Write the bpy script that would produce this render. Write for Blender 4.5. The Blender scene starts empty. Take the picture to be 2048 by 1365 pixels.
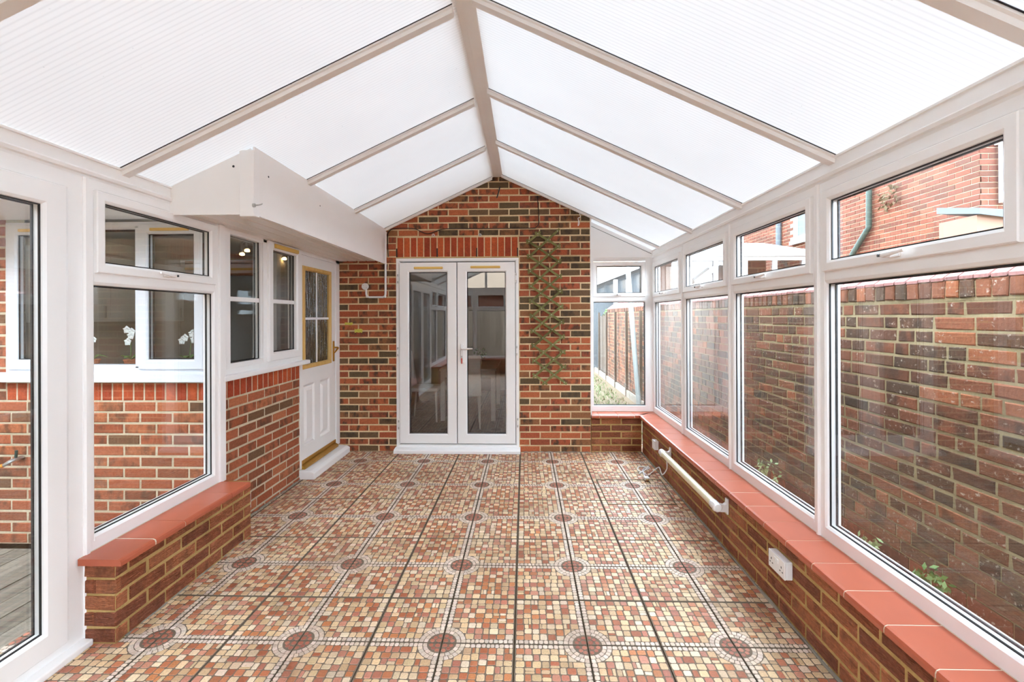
import bpy, bmesh, math, random
from mathutils import Vector, Matrix
R = random.Random(7)
PI = math.pi
scene = bpy.context.scene
COL = scene.collection

# ------------------------------------------------------------------ camera
F, CX, CY, ROLL, YAW, H = 925.03, 1024.0, 633.66, -0.00342, 0.02689, 1.4987
cam_d = bpy.data.cameras.new('camera'); cam = bpy.data.objects.new('camera', cam_d); COL.objects.link(cam)
cam_d.sensor_fit = 'HORIZONTAL'; cam_d.sensor_width = 36.0
cam_d.lens = F / 2048 * 36.0
cam_d.shift_y = -(682.5 - CY) / 2048
cam_d.clip_start = 0.02; cam_d.clip_end = 200
cam.matrix_world = Matrix.Translation((0, 0, H)) @ Matrix.Rotation(YAW, 4, 'Z') @ Matrix.Rotation(PI / 2, 4, 'X') @ Matrix.Rotation(ROLL, 4, 'Z')
scene.camera = cam
# ------------------------------------------------------------------ sky and exposure (bright overcast day)
world = bpy.data.worlds.new('overcast_sky'); scene.world = world; world.use_nodes = True
bg = world.node_tree.nodes['Background']
bg.inputs['Color'].default_value = (0.855, 1.0, 1.17, 1); bg.inputs['Strength'].default_value = 12.0
vs = scene.view_settings
vs.view_transform = 'Standard'; vs.look = 'None'; vs.gamma = 1.0; vs.use_curve_mapping = False
vs.exposure = 0.27
scene.cycles.diffuse_bounces = 5; scene.cycles.max_bounces = 10; scene.cycles.transparent_max_bounces = 24
scene.cycles.caustics_reflective = False; scene.cycles.caustics_refractive = False

def on(x, y, X=None, Y=None, Z=None):
    """a photo pixel -> the point where its direction meets a wall, floor or ceiling plane"""
    c, s = math.cos(ROLL), math.sin(ROLL); cy, sy = math.cos(YAW), math.sin(YAW)
    a, b = x - CX, y - CY
    p, q = (a * c + b * s) / F, (-a * s + b * c) / F
    d = (p * cy - sy, p * sy + cy, -q)
    t = X / d[0] if X is not None else Y / d[1] if Y is not None else (Z - H) / d[2]
    return Vector((d[0] * t, d[1] * t, H + d[2] * t))

# ------------------------------------------------------------------ materials
def C(r, g, b):
    f = lambda v: (v / 255 / 12.92) if v / 255 <= 0.04045 else ((v / 255 + 0.055) / 1.055) ** 2.4
    return (f(r), f(g), f(b), 1)
class NT:
    def __init__(s, name):
        s.m = bpy.data.materials.new(name); s.m.use_nodes = True
        s.t = s.m.node_tree; s.n = s.t.nodes; s.n.clear()
        s.out = s.n.new('ShaderNodeOutputMaterial')
    def add(s, kind, **kw):
        nd = s.n.new('ShaderNode' + kind)
        for k, v in kw.items():
            if k.startswith('_'): setattr(nd, k[1:], v)
            else: s.put(nd, k.replace('__', ' '), v)
        return nd
    def put(s, nd, key, v):
        try: sock = nd.inputs[int(key[1:])] if key[0] == 'i' and key[1:].isdigit() else nd.inputs[key]
        except Exception: sock = nd.inputs[key]
        if isinstance(v, bpy.types.NodeSocket): s.t.links.new(v, sock)
        else: sock.default_value = v
    def math(s, op, a, b=0.0, clamp=False):
        nd = s.add('Math', _operation=op, i0=a, i1=b); nd.use_clamp = clamp; return nd.outputs[0]
    def mix(s, f, a, b, mode='MIX'):
        nd = s.n.new('ShaderNodeMix'); nd.data_type = 'RGBA'; nd.blend_type = mode
        s.put(nd, 'i0', f); s.put(nd, 'i6', a); s.put(nd, 'i7', b); return nd.outputs[2]
    def ramp(s, f, stops, interp='LINEAR'):
        nd = s.add('ValToRGB', i0=f); cr = nd.color_ramp; cr.interpolation = interp
        while len(cr.elements) < len(stops): cr.elements.new(0.5)
        for e, (p, c) in zip(cr.elements, stops):
            e.position = p; e.color = c if len(c) == 4 else (c[0], c[0], c[0], 1)
        return nd.outputs[0]
    def noise(s, vec, scale, detail=3, rough=0.55):
        return s.add('TexNoise', Vector=vec, Scale=scale, Detail=detail, Roughness=rough).outputs[0]
    def bump(s, h, strength, dist=0.01):
        return s.add('Bump', Height=h, Strength=strength, Distance=dist).outputs[0]
    def bsdf(s, col, rough=0.5, normal=None, metal=0.0, spec=0.5):
        b = s.add('BsdfPrincipled', Roughness=rough, Metallic=metal); s.put(b, 'Base Color', col)
        b.inputs['Specular IOR Level'].default_value = spec
        if normal is not None: s.put(b, 'Normal', normal)
        s.t.links.new(b.outputs[0], s.out.inputs[0]); return b
    def obj(s): return s.add('TexCoord').outputs['Object']
    def pos(s): return s.add('NewGeometry').outputs['Position']
    def rand(s):
        r = s.add('ObjectInfo').outputs['Random']
        a = s.add('Attribute', _attribute_name='rnd').outputs['Fac']
        return s.math('FRACT', s.math('ADD', r, a))
    def stretch(s, v, sx, sy, sz):
        return s.add('Mapping', Vector=v, Scale=(sx, sy, sz)).outputs[0]

def plain(name, col, rough=0.45, noise=0.06, scale=6, metal=0.0, spec=0.5, bump=0.0):
    t = NT(name); v = t.obj()
    n = t.noise(v, scale, 4)
    k = t.math('MULTIPLY_ADD', n, 2 * noise); k.node.inputs[2].default_value = 1 - noise
    c = t.mix(1.0, col, t.add('CombineColor', i0=k, i1=k, i2=k).outputs[0], 'MULTIPLY')
    nm = t.bump(t.noise(v, scale * 12, 2), bump, 0.004) if bump else None
    t.bsdf(c, rough, nm, metal, spec); return t.m

def brick_mat(name, stops, dark, darkamt=0.6, wrinkle=False, specks=0.0, patch=18.0):
    t = NT(name); r = t.rand(); v0 = t.obj()
    off = t.add('CombineXYZ', i0=t.math('MULTIPLY', r, 31.0), i1=t.math('MULTIPLY', r, 17.0), i2=t.math('MULTIPLY', r, 53.0)).outputs[0]
    v = t.add('VectorMath', _operation='ADD', i0=v0, i1=off).outputs[0]
    base = t.ramp(r, stops, 'CONSTANT')
    r2 = t.math('FRACT', t.math('MULTIPLY', r, 7.31))
    fine = t.noise(v, 70, 4, 0.65)
    big = t.noise(t.stretch(v, 1, 1, 0.6), patch, 2, 0.5)
    d = t.ramp(big, [(0.44, (0,)), (0.66, (1,))])
    d = t.math('MULTIPLY', d, t.math('MULTIPLY', t.math('GREATER_THAN', r2, 0.42), darkamt))
    c = t.mix(d, base, dark)
    k = t.ramp(fine, [(0.25, (0.72,)), (0.7, (1.18,))])
    c = t.mix(1.0, c, k, 'MULTIPLY')
    if specks:
        sp = t.ramp(t.noise(v, 42, 3, 0.7), [(0.66 - specks * 0.1, (0,)), (0.72, (1,))])
        sp = t.math('MULTIPLY', sp, t.math('GREATER_THAN', t.math('FRACT', t.math('MULTIPLY', r, 13.7)), 0.35))
        c = t.mix(t.math('MULTIPLY', sp, 0.75), c, C(205, 190, 172))
    if wrinkle:
        w = t.add('TexNoise', Vector=t.stretch(v, 20, 20, 85), Scale=1.0, Detail=4.0, Roughness=0.6, Distortion=1.2).outputs[0]
        nm = t.bump(w, 1.0, 0.035)
    else:
        nm = t.bump(fine, 0.55, 0.004)
    t.bsdf(c, 0.6 if wrinkle else 0.85, nm, spec=0.3); return t.m

def mortar_mat(name, col):
    t = NT(name); v = t.pos()
    n = t.noise(v, 60, 4, 0.7); n2 = t.noise(v, 3.5, 3)
    c = t.mix(t.ramp(n2, [(0.4, (0,)), (0.7, (1,))]), col, (col[0] * .72, col[1] * .70, col[2] * .66, 1))
    c = t.mix(1.0, c, t.ramp(n, [(0.2, (0.8,)), (0.8, (1.1,))]), 'MULTIPLY')
    t.bsdf(c, 0.95, t.bump(n, 0.5, 0.004), spec=0.15); return t.m

def glass_mat(name, f0=0.055, tint=(0.97, 0.985, 0.98, 1)):
    t = NT(name)
    lw = t.add('LayerWeight', Blend=0.5).outputs['Facing']
    p = t.math('POWER', lw, 5.0)
    k = t.math('MULTIPLY_ADD', p, 1 - f0); k.node.inputs[2].default_value = f0
    tr = t.add('BsdfTransparent', Color=tint).outputs[0]
    gl = t.add('BsdfGlossy', Roughness=0.0).outputs[0]
    mx = t.add('MixShader', i0=k, i1=tr, i2=gl)
    t.t.links.new(mx.outputs[0], t.out.inputs[0]); return t.m

def roof_mat():
    t = NT('opal_polycarbonate'); v = t.pos(); y = t.add('SeparateXYZ', i0=v).outputs[1]
    st = t.math('PINGPONG', t.math('MULTIPLY', y, 1 / 0.011), 1.0)
    fl = t.ramp(st, [(0.0, (0.90,)), (0.45, (1.0,)), (1.0, (1.0,))])
    big = t.ramp(t.noise(v, 1.6, 4), [(0.3, (0.95,)), (0.7, (1.0,))])
    spot = t.ramp(t.noise(v, 55, 1), [(0.79, (1.0,)), (0.83, (0.75,))])
    k = t.mix(1.0, t.mix(1.0, fl, big, 'MULTIPLY'), spot, 'MULTIPLY')
    a = t.add('BsdfTranslucent', Color=t.mix(1.0, (0.90, 0.895, 0.885, 1), k, 'MULTIPLY')).outputs[0]
    b = t.add('BsdfDiffuse', Color=t.mix(1.0, (0.86, 0.855, 0.845, 1), k, 'MULTIPLY')).outputs[0]
    mx = t.add('MixShader', i0=0.943, i1=a, i2=b)
    t.t.links.new(mx.outputs[0], t.out.inputs[0]); return t.m

def tile_mat():
    t = NT('mosaic_stone')
    col = t.add('Attribute', _attribute_name='Col').outputs['Color']; v = t.pos()
    n = t.noise(v, 130, 3, 0.7); g = t.noise(v, 2.2, 4, 0.6)
    c = t.mix(1.0, col, t.ramp(n, [(0.25, (0.74,)), (0.65, (1.1,))]), 'MULTIPLY')
    c = t.mix(t.math('MULTIPLY', t.ramp(g, [(0.52, (0,)), (0.75, (1,))]), 0.28), c, C(205, 190, 170))
    g2 = t.noise(v, 1.3, 5, 0.65)
    c = t.mix(t.math('MULTIPLY', t.ramp(g2, [(0.46, (0,)), (0.72, (1,))]), 0.6), c, t.mix(1.0, c, C(160, 132, 108), 'MULTIPLY'))
    t.bsdf(c, 0.5, t.bump(n, 0.3, 0.002), spec=0.35); return t.m

def wood_mat(name, c1, c2, axis='z', scale=1.0, rough=0.75):
    t = NT(name); r = t.rand(); v = t.obj()
    off = t.add('CombineXYZ', i0=t.math('MULTIPLY', r, 31.0), i1=t.math('MULTIPLY', r, 17.0), i2=t.math('MULTIPLY', r, 5.0)).outputs[0]
    v = t.add('VectorMath', _operation='ADD', i0=v, i1=off).outputs[0]
    s = {'x': (1.5, 25, 25), 'y': (25, 1.5, 25), 'z': (25, 25, 1.5)}[axis]
    n = t.noise(t.stretch(v, *[k * scale for k in s]), 1.0, 5, 0.6)
    c = t.mix(t.ramp(n, [(0.3, (0,)), (0.7, (1,))]), c1, c2)
    k = t.math('MULTIPLY_ADD', r, 0.4); k.node.inputs[2].default_value = 0.8
    c = t.mix(1.0, c, t.add('CombineColor', i0=k, i1=k, i2=k).outputs[0], 'MULTIPLY')
    t.bsdf(c, rough, t.bump(n, 0.3, 0.004), spec=0.25); return t.m

def obscure_mat():
    t = NT('patterned_glass'); v = t.obj()
    w = t.add('TexWave', Vector=t.stretch(v, 1, 1, 0.28), Scale=9.0, Distortion=9.0, Detail=2.0).outputs[1]
    w2 = t.noise(t.stretch(v, 60, 60, 14), 1.0, 2)
    b = t.bump(t.math('ADD', w, w2), 0.9, 0.02)
    lw = t.add('LayerWeight', Blend=0.5, Normal=b).outputs['Facing']
    k = t.math('MULTIPLY_ADD', t.math('POWER', lw, 3.0), 0.8); k.node.inputs[2].default_value = 0.10
    tr = t.add('BsdfRefraction', Color=(0.86, 0.84, 0.78, 1), Roughness=0.03, IOR=1.25, Normal=b).outputs[0]
    gl = t.add('BsdfGlossy', Roughness=0.08, Normal=b).outputs[0]
    mx = t.add('MixShader', i0=k, i1=tr, i2=gl)
    t.t.links.new(mx.outputs[0], t.out.inputs[0]); return t.m

def emit_mat(name, col, strength):
    t = NT(name); e = t.add('Emission', Color=col, Strength=strength)
    t.t.links.new(e.outputs[0], t.out.inputs[0]); return t.m

RED, RED2, ORG, BRN, DRK = C(181, 100, 65), C(170, 88, 59), C(197, 117, 72), C(145, 97, 64), C(100, 82, 59)
M = {}
M['brick'] = brick_mat('multi_red_brick', [(0, RED), (.15, RED2), (.28, C(184, 102, 66)), (.34, BRN), (.46, C(166, 92, 62)), (.56, DRK), (.70, C(152, 80, 56)), (.82, C(112, 86, 62)), (.93, C(164, 88, 60))], C(72, 58, 46), 0.9)
M['brick_house'] = brick_mat('red_house_brick', [(0, C(171, 98, 68)), (.25, C(160, 88, 59)), (.5, C(180, 109, 74)), (.8, C(144, 85, 60)), (.93, C(117, 85, 61))], C(81, 63, 49), 0.7)
M['brick_far'] = brick_mat('brown_red_brick', [(0, C(116, 66, 49)), (.3, C(106, 59, 44)), (.6, C(124, 74, 54)), (.85, C(98, 59, 45))], C(76, 54, 44), 0.4)
M['soldier'] = brick_mat('smooth_soldier_brick', [(0, C(183, 83, 48)), (.3, C(172, 74, 44)), (.6, C(193, 92, 53)), (.85, C(164, 69, 43))], C(127, 57, 38), 0.4)
M['rustic'] = brick_mat('rustic_brick', [(0, C(184, 112, 77)), (.3, C(169, 98, 67)), (.6, C(197, 123, 84)), (.85, C(157, 92, 67))], C(123, 74, 51), 0.5, wrinkle=True)
M['old'] = brick_mat('weathered_brick', [(0, C(113, 70, 48)), (.15, C(98, 63, 45)), (.3, C(133, 81, 56)), (.45, C(90, 63, 45)), (.55, C(123, 75, 52)), (.7, C(144, 87, 57)), (.78, C(103, 70, 50)), (.9, C(82, 61, 45))], C(60, 48, 37), 0.75, specks=0.7, patch=12)
M['coping'] = brick_mat('pink_coping_brick', [(0, C(152, 109, 102)), (.4, C(142, 98, 91)), (.7, C(160, 118, 112))], C(96, 74, 73), 0.4)
M['mortar'] = mortar_mat('buff_mortar', C(232, 206, 164))
M['mortar_yellow'] = mortar_mat('yellow_sand_mortar', C(194, 162, 106))
M['mortar_old'] = mortar_mat('lime_mortar', C(166, 150, 116))
M['mortar_house'] = mortar_mat('pale_mortar', C(216, 200, 172))
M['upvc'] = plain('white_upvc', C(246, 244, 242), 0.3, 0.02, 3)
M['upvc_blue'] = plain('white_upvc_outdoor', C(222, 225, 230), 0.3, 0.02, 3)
M['board'] = plain('white_board', C(246, 243, 240), 0.35, 0.03, 4)
M['rubber'] = plain('black_gasket', C(24, 24, 26), 0.5, 0.05)
M['glass'] = glass_mat('window_glass', 0.075)
M['obscure'] = obscure_mat()
M['glass_door'] = glass_mat('door_glass', 0.12)
M['clear'] = glass_mat('clear_skin', 0.01)
M['roof'] = roof_mat()
M['bar'] = plain('roof_bar_white', C(240, 237, 234), 0.4, 0.03, 5)
M['quarry'] = plain('quarry_tile', C(182, 94, 66), 0.32, 0.10, 7, spec=0.5)
M['grout'] = plain('pale_grout', C(222, 210, 188), 0.9, 0.05, 20)
M['stone'] = tile_mat()
M['tilebed'] = plain('tile_recess', C(114, 98, 82), 0.9, 0.15, 30)
M['joint'] = plain('floor_joint', C(112, 98, 76), 0.95, 0.2, 15)
M['brass'] = plain('brass', C(206, 160, 70), 0.3, 0.08, 30, metal=0.85)
M['gold'] = plain('gold_plastic', C(226, 186, 96), 0.4, 0.05, 20)
M['goldwood'] = wood_mat('golden_bead', C(214, 168, 92), C(232, 196, 126), 'z', 1.0, 0.4)
M['steel'] = plain('steel', C(190, 190, 188), 0.3, 0.05, 20, metal=0.9)
M['galv'] = plain('galvanised', C(176, 186, 186), 0.5, 0.12, 12, metal=0.3)
M['white_plastic'] = plain('white_plastic', C(238, 236, 234), 0.35, 0.02, 6)
M['cream_plastic'] = plain('cream_enamel', C(226, 218, 186), 0.35, 0.03, 6)
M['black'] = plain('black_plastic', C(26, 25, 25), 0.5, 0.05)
M['trellis'] = wood_mat('trellis_green', C(104, 102, 58), C(136, 130, 82), 'x', 1.5, 0.8)
M['red'] = plain('red_tag', C(210, 60, 40), 0.5)
M['orange'] = plain('orange_plastic', C(226, 142, 40), 0.45)
M['plaster'] = plain('wall_plaster', C(190, 184, 176), 0.9, 0.05)
M['ceiling_white'] = plain('ceiling_plaster', C(226, 224, 220), 0.9, 0.03)
M['dark_floor'] = wood_mat('dark_boards', C(74, 64, 58), C(98, 86, 76), 'y', 1.0, 0.5)
M['furn'] = plain('white_furniture', C(226, 220, 212), 0.45, 0.03)
M['leather'] = plain('white_leatherette', C(232, 228, 222), 0.5, 0.03, bump=0.1)
M['leaf'] = plain('leaf_green', C(92, 124, 62), 0.6, 0.25, 8)
M['leaf2'] = plain('leaf_pale', C(150, 170, 120), 0.6, 0.25, 8)
M['petal'] = plain('orchid_petal', C(246, 244, 242), 0.6, 0.03)
M['fence'] = wood_mat('weathered_fence', C(112, 96, 82), C(146, 128, 110), 'z', 0.6)
M['fence_dark'] = wood_mat('dark_fence', C(74, 62, 52), C(104, 90, 76), 'z', 0.6)
M['clad'] = wood_mat('weathered_cladding', C(128, 104, 80), C(164, 138, 108), 'x', 0.6)
M['clad_y'] = wood_mat('weathered_cladding_side', C(128, 104, 80), C(164, 138, 108), 'y', 0.6)
M['deck'] = wood_mat('grey_deck', C(96, 90, 80), C(138, 130, 116), 'y', 0.8)
M['concrete'] = plain('concrete', C(138, 130, 116), 0.9, 0.15, 10)
M['slate'] = plain('slate', C(92, 98, 102), 0.7, 0.2, 20)
M['pink'] = plain('pink_render', C(146, 112, 94), 0.9, 0.05)
M['copper_green'] = plain('dark_downpipe', C(64, 78, 70), 0.6, 0.3, 25)
M['earth'] = plain('earth', C(104, 90, 66), 0.95, 0.3, 5, bump=0.4)
M['oldroof'] = plain('brown_roof_tile', C(176, 150, 126), 0.85, 0.2, 12)
M['terracotta'] = plain('terracotta', C(190, 110, 76), 0.8, 0.1)
M['wood_warm'] = wood_mat('warm_pine', C(150, 84, 40), C(182, 110, 58), 'x', 1.0)
M['paint_yellow'] = plain('yellow_paint', C(204, 196, 84), 0.8, 0.25, 60)
M['bulb'] = emit_mat('warm_bulb', (1.0, 0.62, 0.22, 1), 18.0)

# ------------------------------------------------------------------ mesh helpers
class MB:
    def __init__(s): s.v, s.f, s.mi, s.col, s.rnd = [], [], [], [], []
    def add(s, vs, fs, mi=0, col=None, rnd=0.0):
        b = len(s.v); s.v += [tuple(p) for p in vs]
        for f in fs:
            s.f.append(tuple(b + i for i in f)); s.mi.append(mi); s.col.append(col); s.rnd.append(rnd)
        return s
    def box(s, x0, x1, y0, y1, z0, z1, mi=0, rnd=0.0):
        v = [(x0, y0, z0), (x1, y0, z0), (x1, y1, z0), (x0, y1, z0), (x0, y0, z1), (x1, y0, z1), (x1, y1, z1), (x0, y1, z1)]
        return s.add(v, [(0, 3, 2, 1), (4, 5, 6, 7), (0, 1, 5, 4), (1, 2, 6, 5), (2, 3, 7, 6), (3, 0, 4, 7)], mi, rnd=rnd)
    def prism(s, poly, a0, a1, axis='y', mi=0):
        n = len(poly)
        def P(p, a):
            return (p[0], a, p[1]) if axis == 'y' else (a, p[0], p[1]) if axis == 'x' else (p[0], p[1], a)
        v = [P(p, a0) for p in poly] + [P(p, a1) for p in poly]
        f = [tuple(range(n)), tuple(range(2 * n - 1, n - 1, -1))] + [(i, (i + 1) % n, n + (i + 1) % n, n + i) for i in range(n)]
        return s.add(v, f, mi)
    def ring(s, u0, u1, v0, v1, prof, mi=0):
        """profile (inset, y) swept with mitred corners round a rectangle in the xz plane"""
        n = len(prof); vs = []
        for (i, y) in prof:
            vs += [(u0 + i, y, v0 + i), (u1 - i, y, v0 + i), (u1 - i, y, v1 - i), (u0 + i, y, v1 - i)]
        fs = []
        for k in range(n):
            a, b = 4 * k, 4 * ((k + 1) % n)
            for j in range(4): fs.append((a + j, a + (j + 1) % 4, b + (j + 1) % 4, b + j))
        return s.add(vs, fs, mi)
    def tube(s, path, r, n=8, mi=0, caps=True):
        path = [Vector(p) for p in path]; vs = []; m = len(path)
        rs = r if isinstance(r, (list, tuple)) else [r] * m
        up = None
        for i, p in enumerate(path):
            d = (path[min(i + 1, m - 1)] - path[max(i - 1, 0)]).normalized()
            if up is None:
                up = Vector((0, 0, 1)) if abs(d.z) < 0.9 else Vector((1, 0, 0))
            a = d.cross(up); a.normalize(); b = d.cross(a); b.normalize(); up = -b if b.dot(up) < 0 else b
            a = d.cross(up).normalized(); b = up
            for k in range(n):
                t = 2 * PI * k / n
                vs.append(p + (a * math.cos(t) + b * math.sin(t)) * rs[i])
        fs = [(i * n + k, i * n + (k + 1) % n, (i + 1) * n + (k + 1) % n, (i + 1) * n + k) for i in range(m - 1) for k in range(n)]
        if caps: fs += [tuple(range(n)), tuple(range((m - 1) * n, m * n))]
        return s.add(vs, fs, mi)
    def lathe(s, prof, n=16, mi=0, o=(0, 0, 0)):
        vs = [(o[0] + r * math.cos(2 * PI * k / n), o[1] + r * math.sin(2 * PI * k / n), o[2] + z) for r, z in prof for k in range(n)]
        m = len(prof)
        fs = [(i * n + k, i * n + (k + 1) % n, (i + 1) * n + (k + 1) % n, (i + 1) * n + k) for i in range(m - 1) for k in range(n)]
        fs += [tuple(range(n)), tuple(range((m - 1) * n, m * n))]
        return s.add(vs, fs, mi)
    def xf(s, m):
        s.v = [tuple(m @ Vector(p)) for p in s.v]; return s
    def mesh(s, name, mats, smooth=False, recalc=True):
        me = bpy.data.meshes.new(name); me.from_pydata(s.v, [], s.f)
        for m in mats: me.materials.append(m)
        me.polygons.foreach_set('material_index', s.mi)
        if any(c is not None for c in s.col):
            at = me.attributes.new('Col', 'FLOAT_COLOR', 'FACE')
            at.data.foreach_set('color', [x for c in s.col for x in (c or (1, 1, 1, 1))])
        if any(s.rnd):
            at = me.attributes.new('rnd', 'FLOAT', 'FACE'); at.data.foreach_set('value', s.rnd)
        if recalc:
            b = bmesh.new(); b.from_mesh(me); bmesh.ops.recalc_face_normals(b, faces=b.faces); b.to_mesh(me); b.free()
        if smooth: me.polygons.foreach_set('use_smooth', [True] * len(me.polygons))
        me.update(); return me

def link(name, me, parent=None, loc=(0, 0, 0), rz=0.0):
    o = bpy.data.objects.new(name, me); COL.objects.link(o)
    o.location = loc; o.rotation_euler = (0, 0, rz)
    if parent is not None: o.parent = parent
    return o
def obj(name, mb, mat, parent=None, loc=(0, 0, 0), rz=0.0, bevel=0.0, smooth=False, seg=2):
    mats = mat if isinstance(mat, list) else [mat]
    o = link(name, mb.mesh(name, [M[k] for k in mats], smooth), parent, loc, rz)
    if bevel:
        b = o.modifiers.new('bevel', 'BEVEL'); b.width = bevel; b.segments = seg; b.limit_method = 'ANGLE'
    if smooth:
        try:
            o.data.set_sharp_from_angle(angle=math.radians(40))
        except Exception: pass
    return o
def tag(o, label=None, cat=None, group=None, kind=None):
    for k, v in (('label', label), ('category', cat), ('group', group), ('kind', kind)):
        if v: o[k] = v
    return o
def empty(name, loc=(0, 0, 0), rz=0.0):
    return link(name, None, None, loc, rz)
def structure(name, label, loc=(0, 0, 0), rz=0.0, cat='structure'):
    return tag(empty(name, loc, rz), label, cat, kind='structure')
def B(*a): return MB().box(*a)

# ------------------------------------------------------------------ brickwork
_bm = {}
def brick_mesh(L, h, dep, mat, jit, var):
    key = (round(L / 0.005), round(h / 0.0025), round(dep, 3), mat, var)
    if key in _bm: return _bm[key]
    L, h = key[0] * 0.005, key[1] * 0.0025
    rr = random.Random(key[0] * 7919 + key[1] * 104729 + var * 31 + len(mat)); c = 0.004 + jit * 0.6
    J = lambda: rr.uniform(-jit, jit)
    mb = MB(); b0 = [(0, dep, 0), (L, dep, 0), (L, dep, h), (0, dep, h)]
    o = [(J(), c, J()), (L + J(), c, J()), (L + J(), c, h + J()), (J(), c, h + J())]
    i = [(c + J(), J() * .5, c + J()), (L - c + J(), J() * .5, c + J()), (L - c + J(), J() * .5, h - c + J()), (c + J(), J() * .5, h - c + J())]
    fs = [(8, 9, 10, 11)] + [(4 + k, 4 + (k + 1) % 4, 8 + (k + 1) % 4, 8 + k) for k in range(4)] + [(k, (k + 1) % 4, 4 + (k + 1) % 4, 4 + k) for k in range(4)] + [(3, 2, 1, 0)]
    mb.add(b0 + o + i, fs)
    _bm[key] = mb.mesh('brick', [M[mat]]); return _bm[key]

def cut(intervals, a, b):
    out = []
    for (p, q) in intervals:
        if b <= p or a >= q: out.append((p, q)); continue
        if a > p: out.append((p, a))
        if b < q: out.append((b, q))
    return out
def rects_minus(u0, u1, z0, z1, holes):
    zs = sorted({z0, z1} | {min(max(z, z0), z1) for h in holes for z in h[2:]}); out = []
    for a, b in zip(zs, zs[1:]):
        if b - a < 1e-4: continue
        iv = [(u0, u1)]
        for (p, q, r, s) in holes:
            if r < b - 1e-5 and s > a + 1e-5: iv = cut(iv, p, q)
        out += [(p, q, a, b) for p, q in iv if q - p > 1e-4]
    return out
def brick_wall(wall, u0, u1, z0, z1, holes, mat, mort, off=0.0, dep=0.05, thick=0.1, jit=0.0016, pitch=0.225, bh=0.0635, rec=0.0035, limit=300, rank=None, flemish=False, top=None, course=0.075, skip=None, body_z1=None):
    """bricks of one wall (local x along the wall, front face at y=0 looking to -y), parts of `wall`"""
    body = MB()
    for (a, b, c, d) in rects_minus(u0, u1, z0, body_z1 or z1, holes): body.box(a, b, rec, thick, c, d)
    mo = obj('mortar', body, mort, wall)
    joint = course - bh; pieces = []
    n = int(math.ceil((z1 - z0) / course))
    for r in range(n):
        za = z0 + r * course + joint / 2; zb = min(za + bh, z1)
        if zb - za < 0.012: continue
        x = u0 - pitch + ((r % 2) * pitch * 0.5 + off) % pitch
        hd = R.random() < 0.5
        while x < u1:
            if flemish:
                w = (pitch if R.random() < 0.62 else pitch * 0.5) + R.uniform(-.012, .012)
            else: w = pitch
            iv = [(max(x, u0), min(x + w - joint, u1))]
            if iv[0][1] > iv[0][0]:
                for (p, q, s, t) in holes:
                    if s < zb - 0.012 and t > za + 0.012: iv = cut(iv, p - 0.004, q + 0.004)
                for (p, q) in iv:
                    if q - p > 0.018 and not (top and za > top(p, q)): pieces.append((p, za, q - p, zb - za))
            x += w
    if skip: pieces = [p for p in pieces if not skip(p)]
    if rank: pieces.sort(key=rank)
    for k, (p, za, L, h) in enumerate(pieces[:limit]):
        o = link('brick', brick_mesh(L, h, dep, mat, jit, R.randrange(3)), wall, (p, R.uniform(-.0012, .0012), za))
    if len(pieces) > limit:
        mb = MB()
        for (p, za, L, h) in pieces[limit:]: mb.box(p, p + L, 0.0, 0.02, za, za + h, rnd=R.random())
        tag(obj('brickwork', mb, mat, wall), kind='stuff')
    return mo
def soldier_row(wall, u0, u1, z0, z1, mat, pitch=0.075, dep=0.05, w=0.064):
    n = int(round((u1 - u0) / pitch)); p = (u1 - u0) / n
    for k in range(n):
        link('soldier_brick', brick_mesh(p - (pitch - w), z1 - z0 - 0.01, dep, mat, 0.001, R.randrange(3)), wall, (u0 + k * p + 0.005, R.uniform(-.001, .001), z0 + 0.005))

# levels shared by all the conservatory frames
ZS, ZG0, ZT0, ZT1, ZF, ZE = 0.407, 0.475, 1.654, 1.715, 2.15, 2.254
YB, YF = 5.12, -1.8                     # back wall, front (behind the camera)
XR, XL = 1.467, -2.03                   # room faces of the right and left frames
XRIDGE, SL = -0.30, 0.47
def roof_z(x): return 2.25 + SL * (XR - x) if x > XRIDGE else 2.25 + SL * (x - XL)
ZR = roof_z(XRIDGE + 0.001)

# ================================================================== FLOOR
floor = tag(obj('floor', B(-2.30, 1.50, YF - .1, 5.45, -0.12, -0.012), 'joint'), 'mosaic tiled conservatory floor', 'floor', kind='structure')
TP, TX, TY = 0.3333, -0.051, 4.783
def stone_poly(mb, pts, col, h=0.0016, z=0.0):
    c = Vector((sum(p[0] for p in pts) / len(pts), sum(p[1] for p in pts) / len(pts)))
    n = len(pts)
    lo = [(p[0], p[1], z - h) for p in pts]
    hi = [(c.x + (p[0] - c.x) * 0.93, c.y + (p[1] - c.y) * 0.93, z) for p in pts]
    edge = tuple(min(1, x * 1.05 + 0.06) for x in col[:3]) + (1,)
    mb.add(lo + hi, [tuple(range(n, 2 * n))], 0, col)
    mb.add(lo + hi, [(k, (k + 1) % n, n + (k + 1) % n, n + k) for k in range(n)], 0, edge)
def rounded(x0, x1, y0, y1, rr, r):
    w, h = x1 - x0, y1 - y0; c = min(w, h) * r
    j = lambda: rr.uniform(-.0011, .0011)
    P = [(x0 + c, y0), (x1 - c, y0), (x1, y0 + c), (x1, y1 - c), (x1 - c, y1), (x0 + c, y1), (x0, y1 - c), (x0, y0 + c)]
    return [(a + j(), b + j()) for a, b in P]
TERRA = [C(192, 122, 84), C(184, 108, 72), C(196, 126, 80), C(190, 120, 96), C(174, 102, 70), C(196, 134, 110)]
CREAM = [C(226, 194, 152), C(218, 184, 142), C(228, 200, 164), C(232, 208, 180), C(208, 174, 134)]
BAND = [C(224, 202, 182), C(214, 192, 172), C(228, 208, 192)]
PEB = [C(178, 108, 84), C(170, 100, 78), C(188, 120, 96)]
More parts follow.
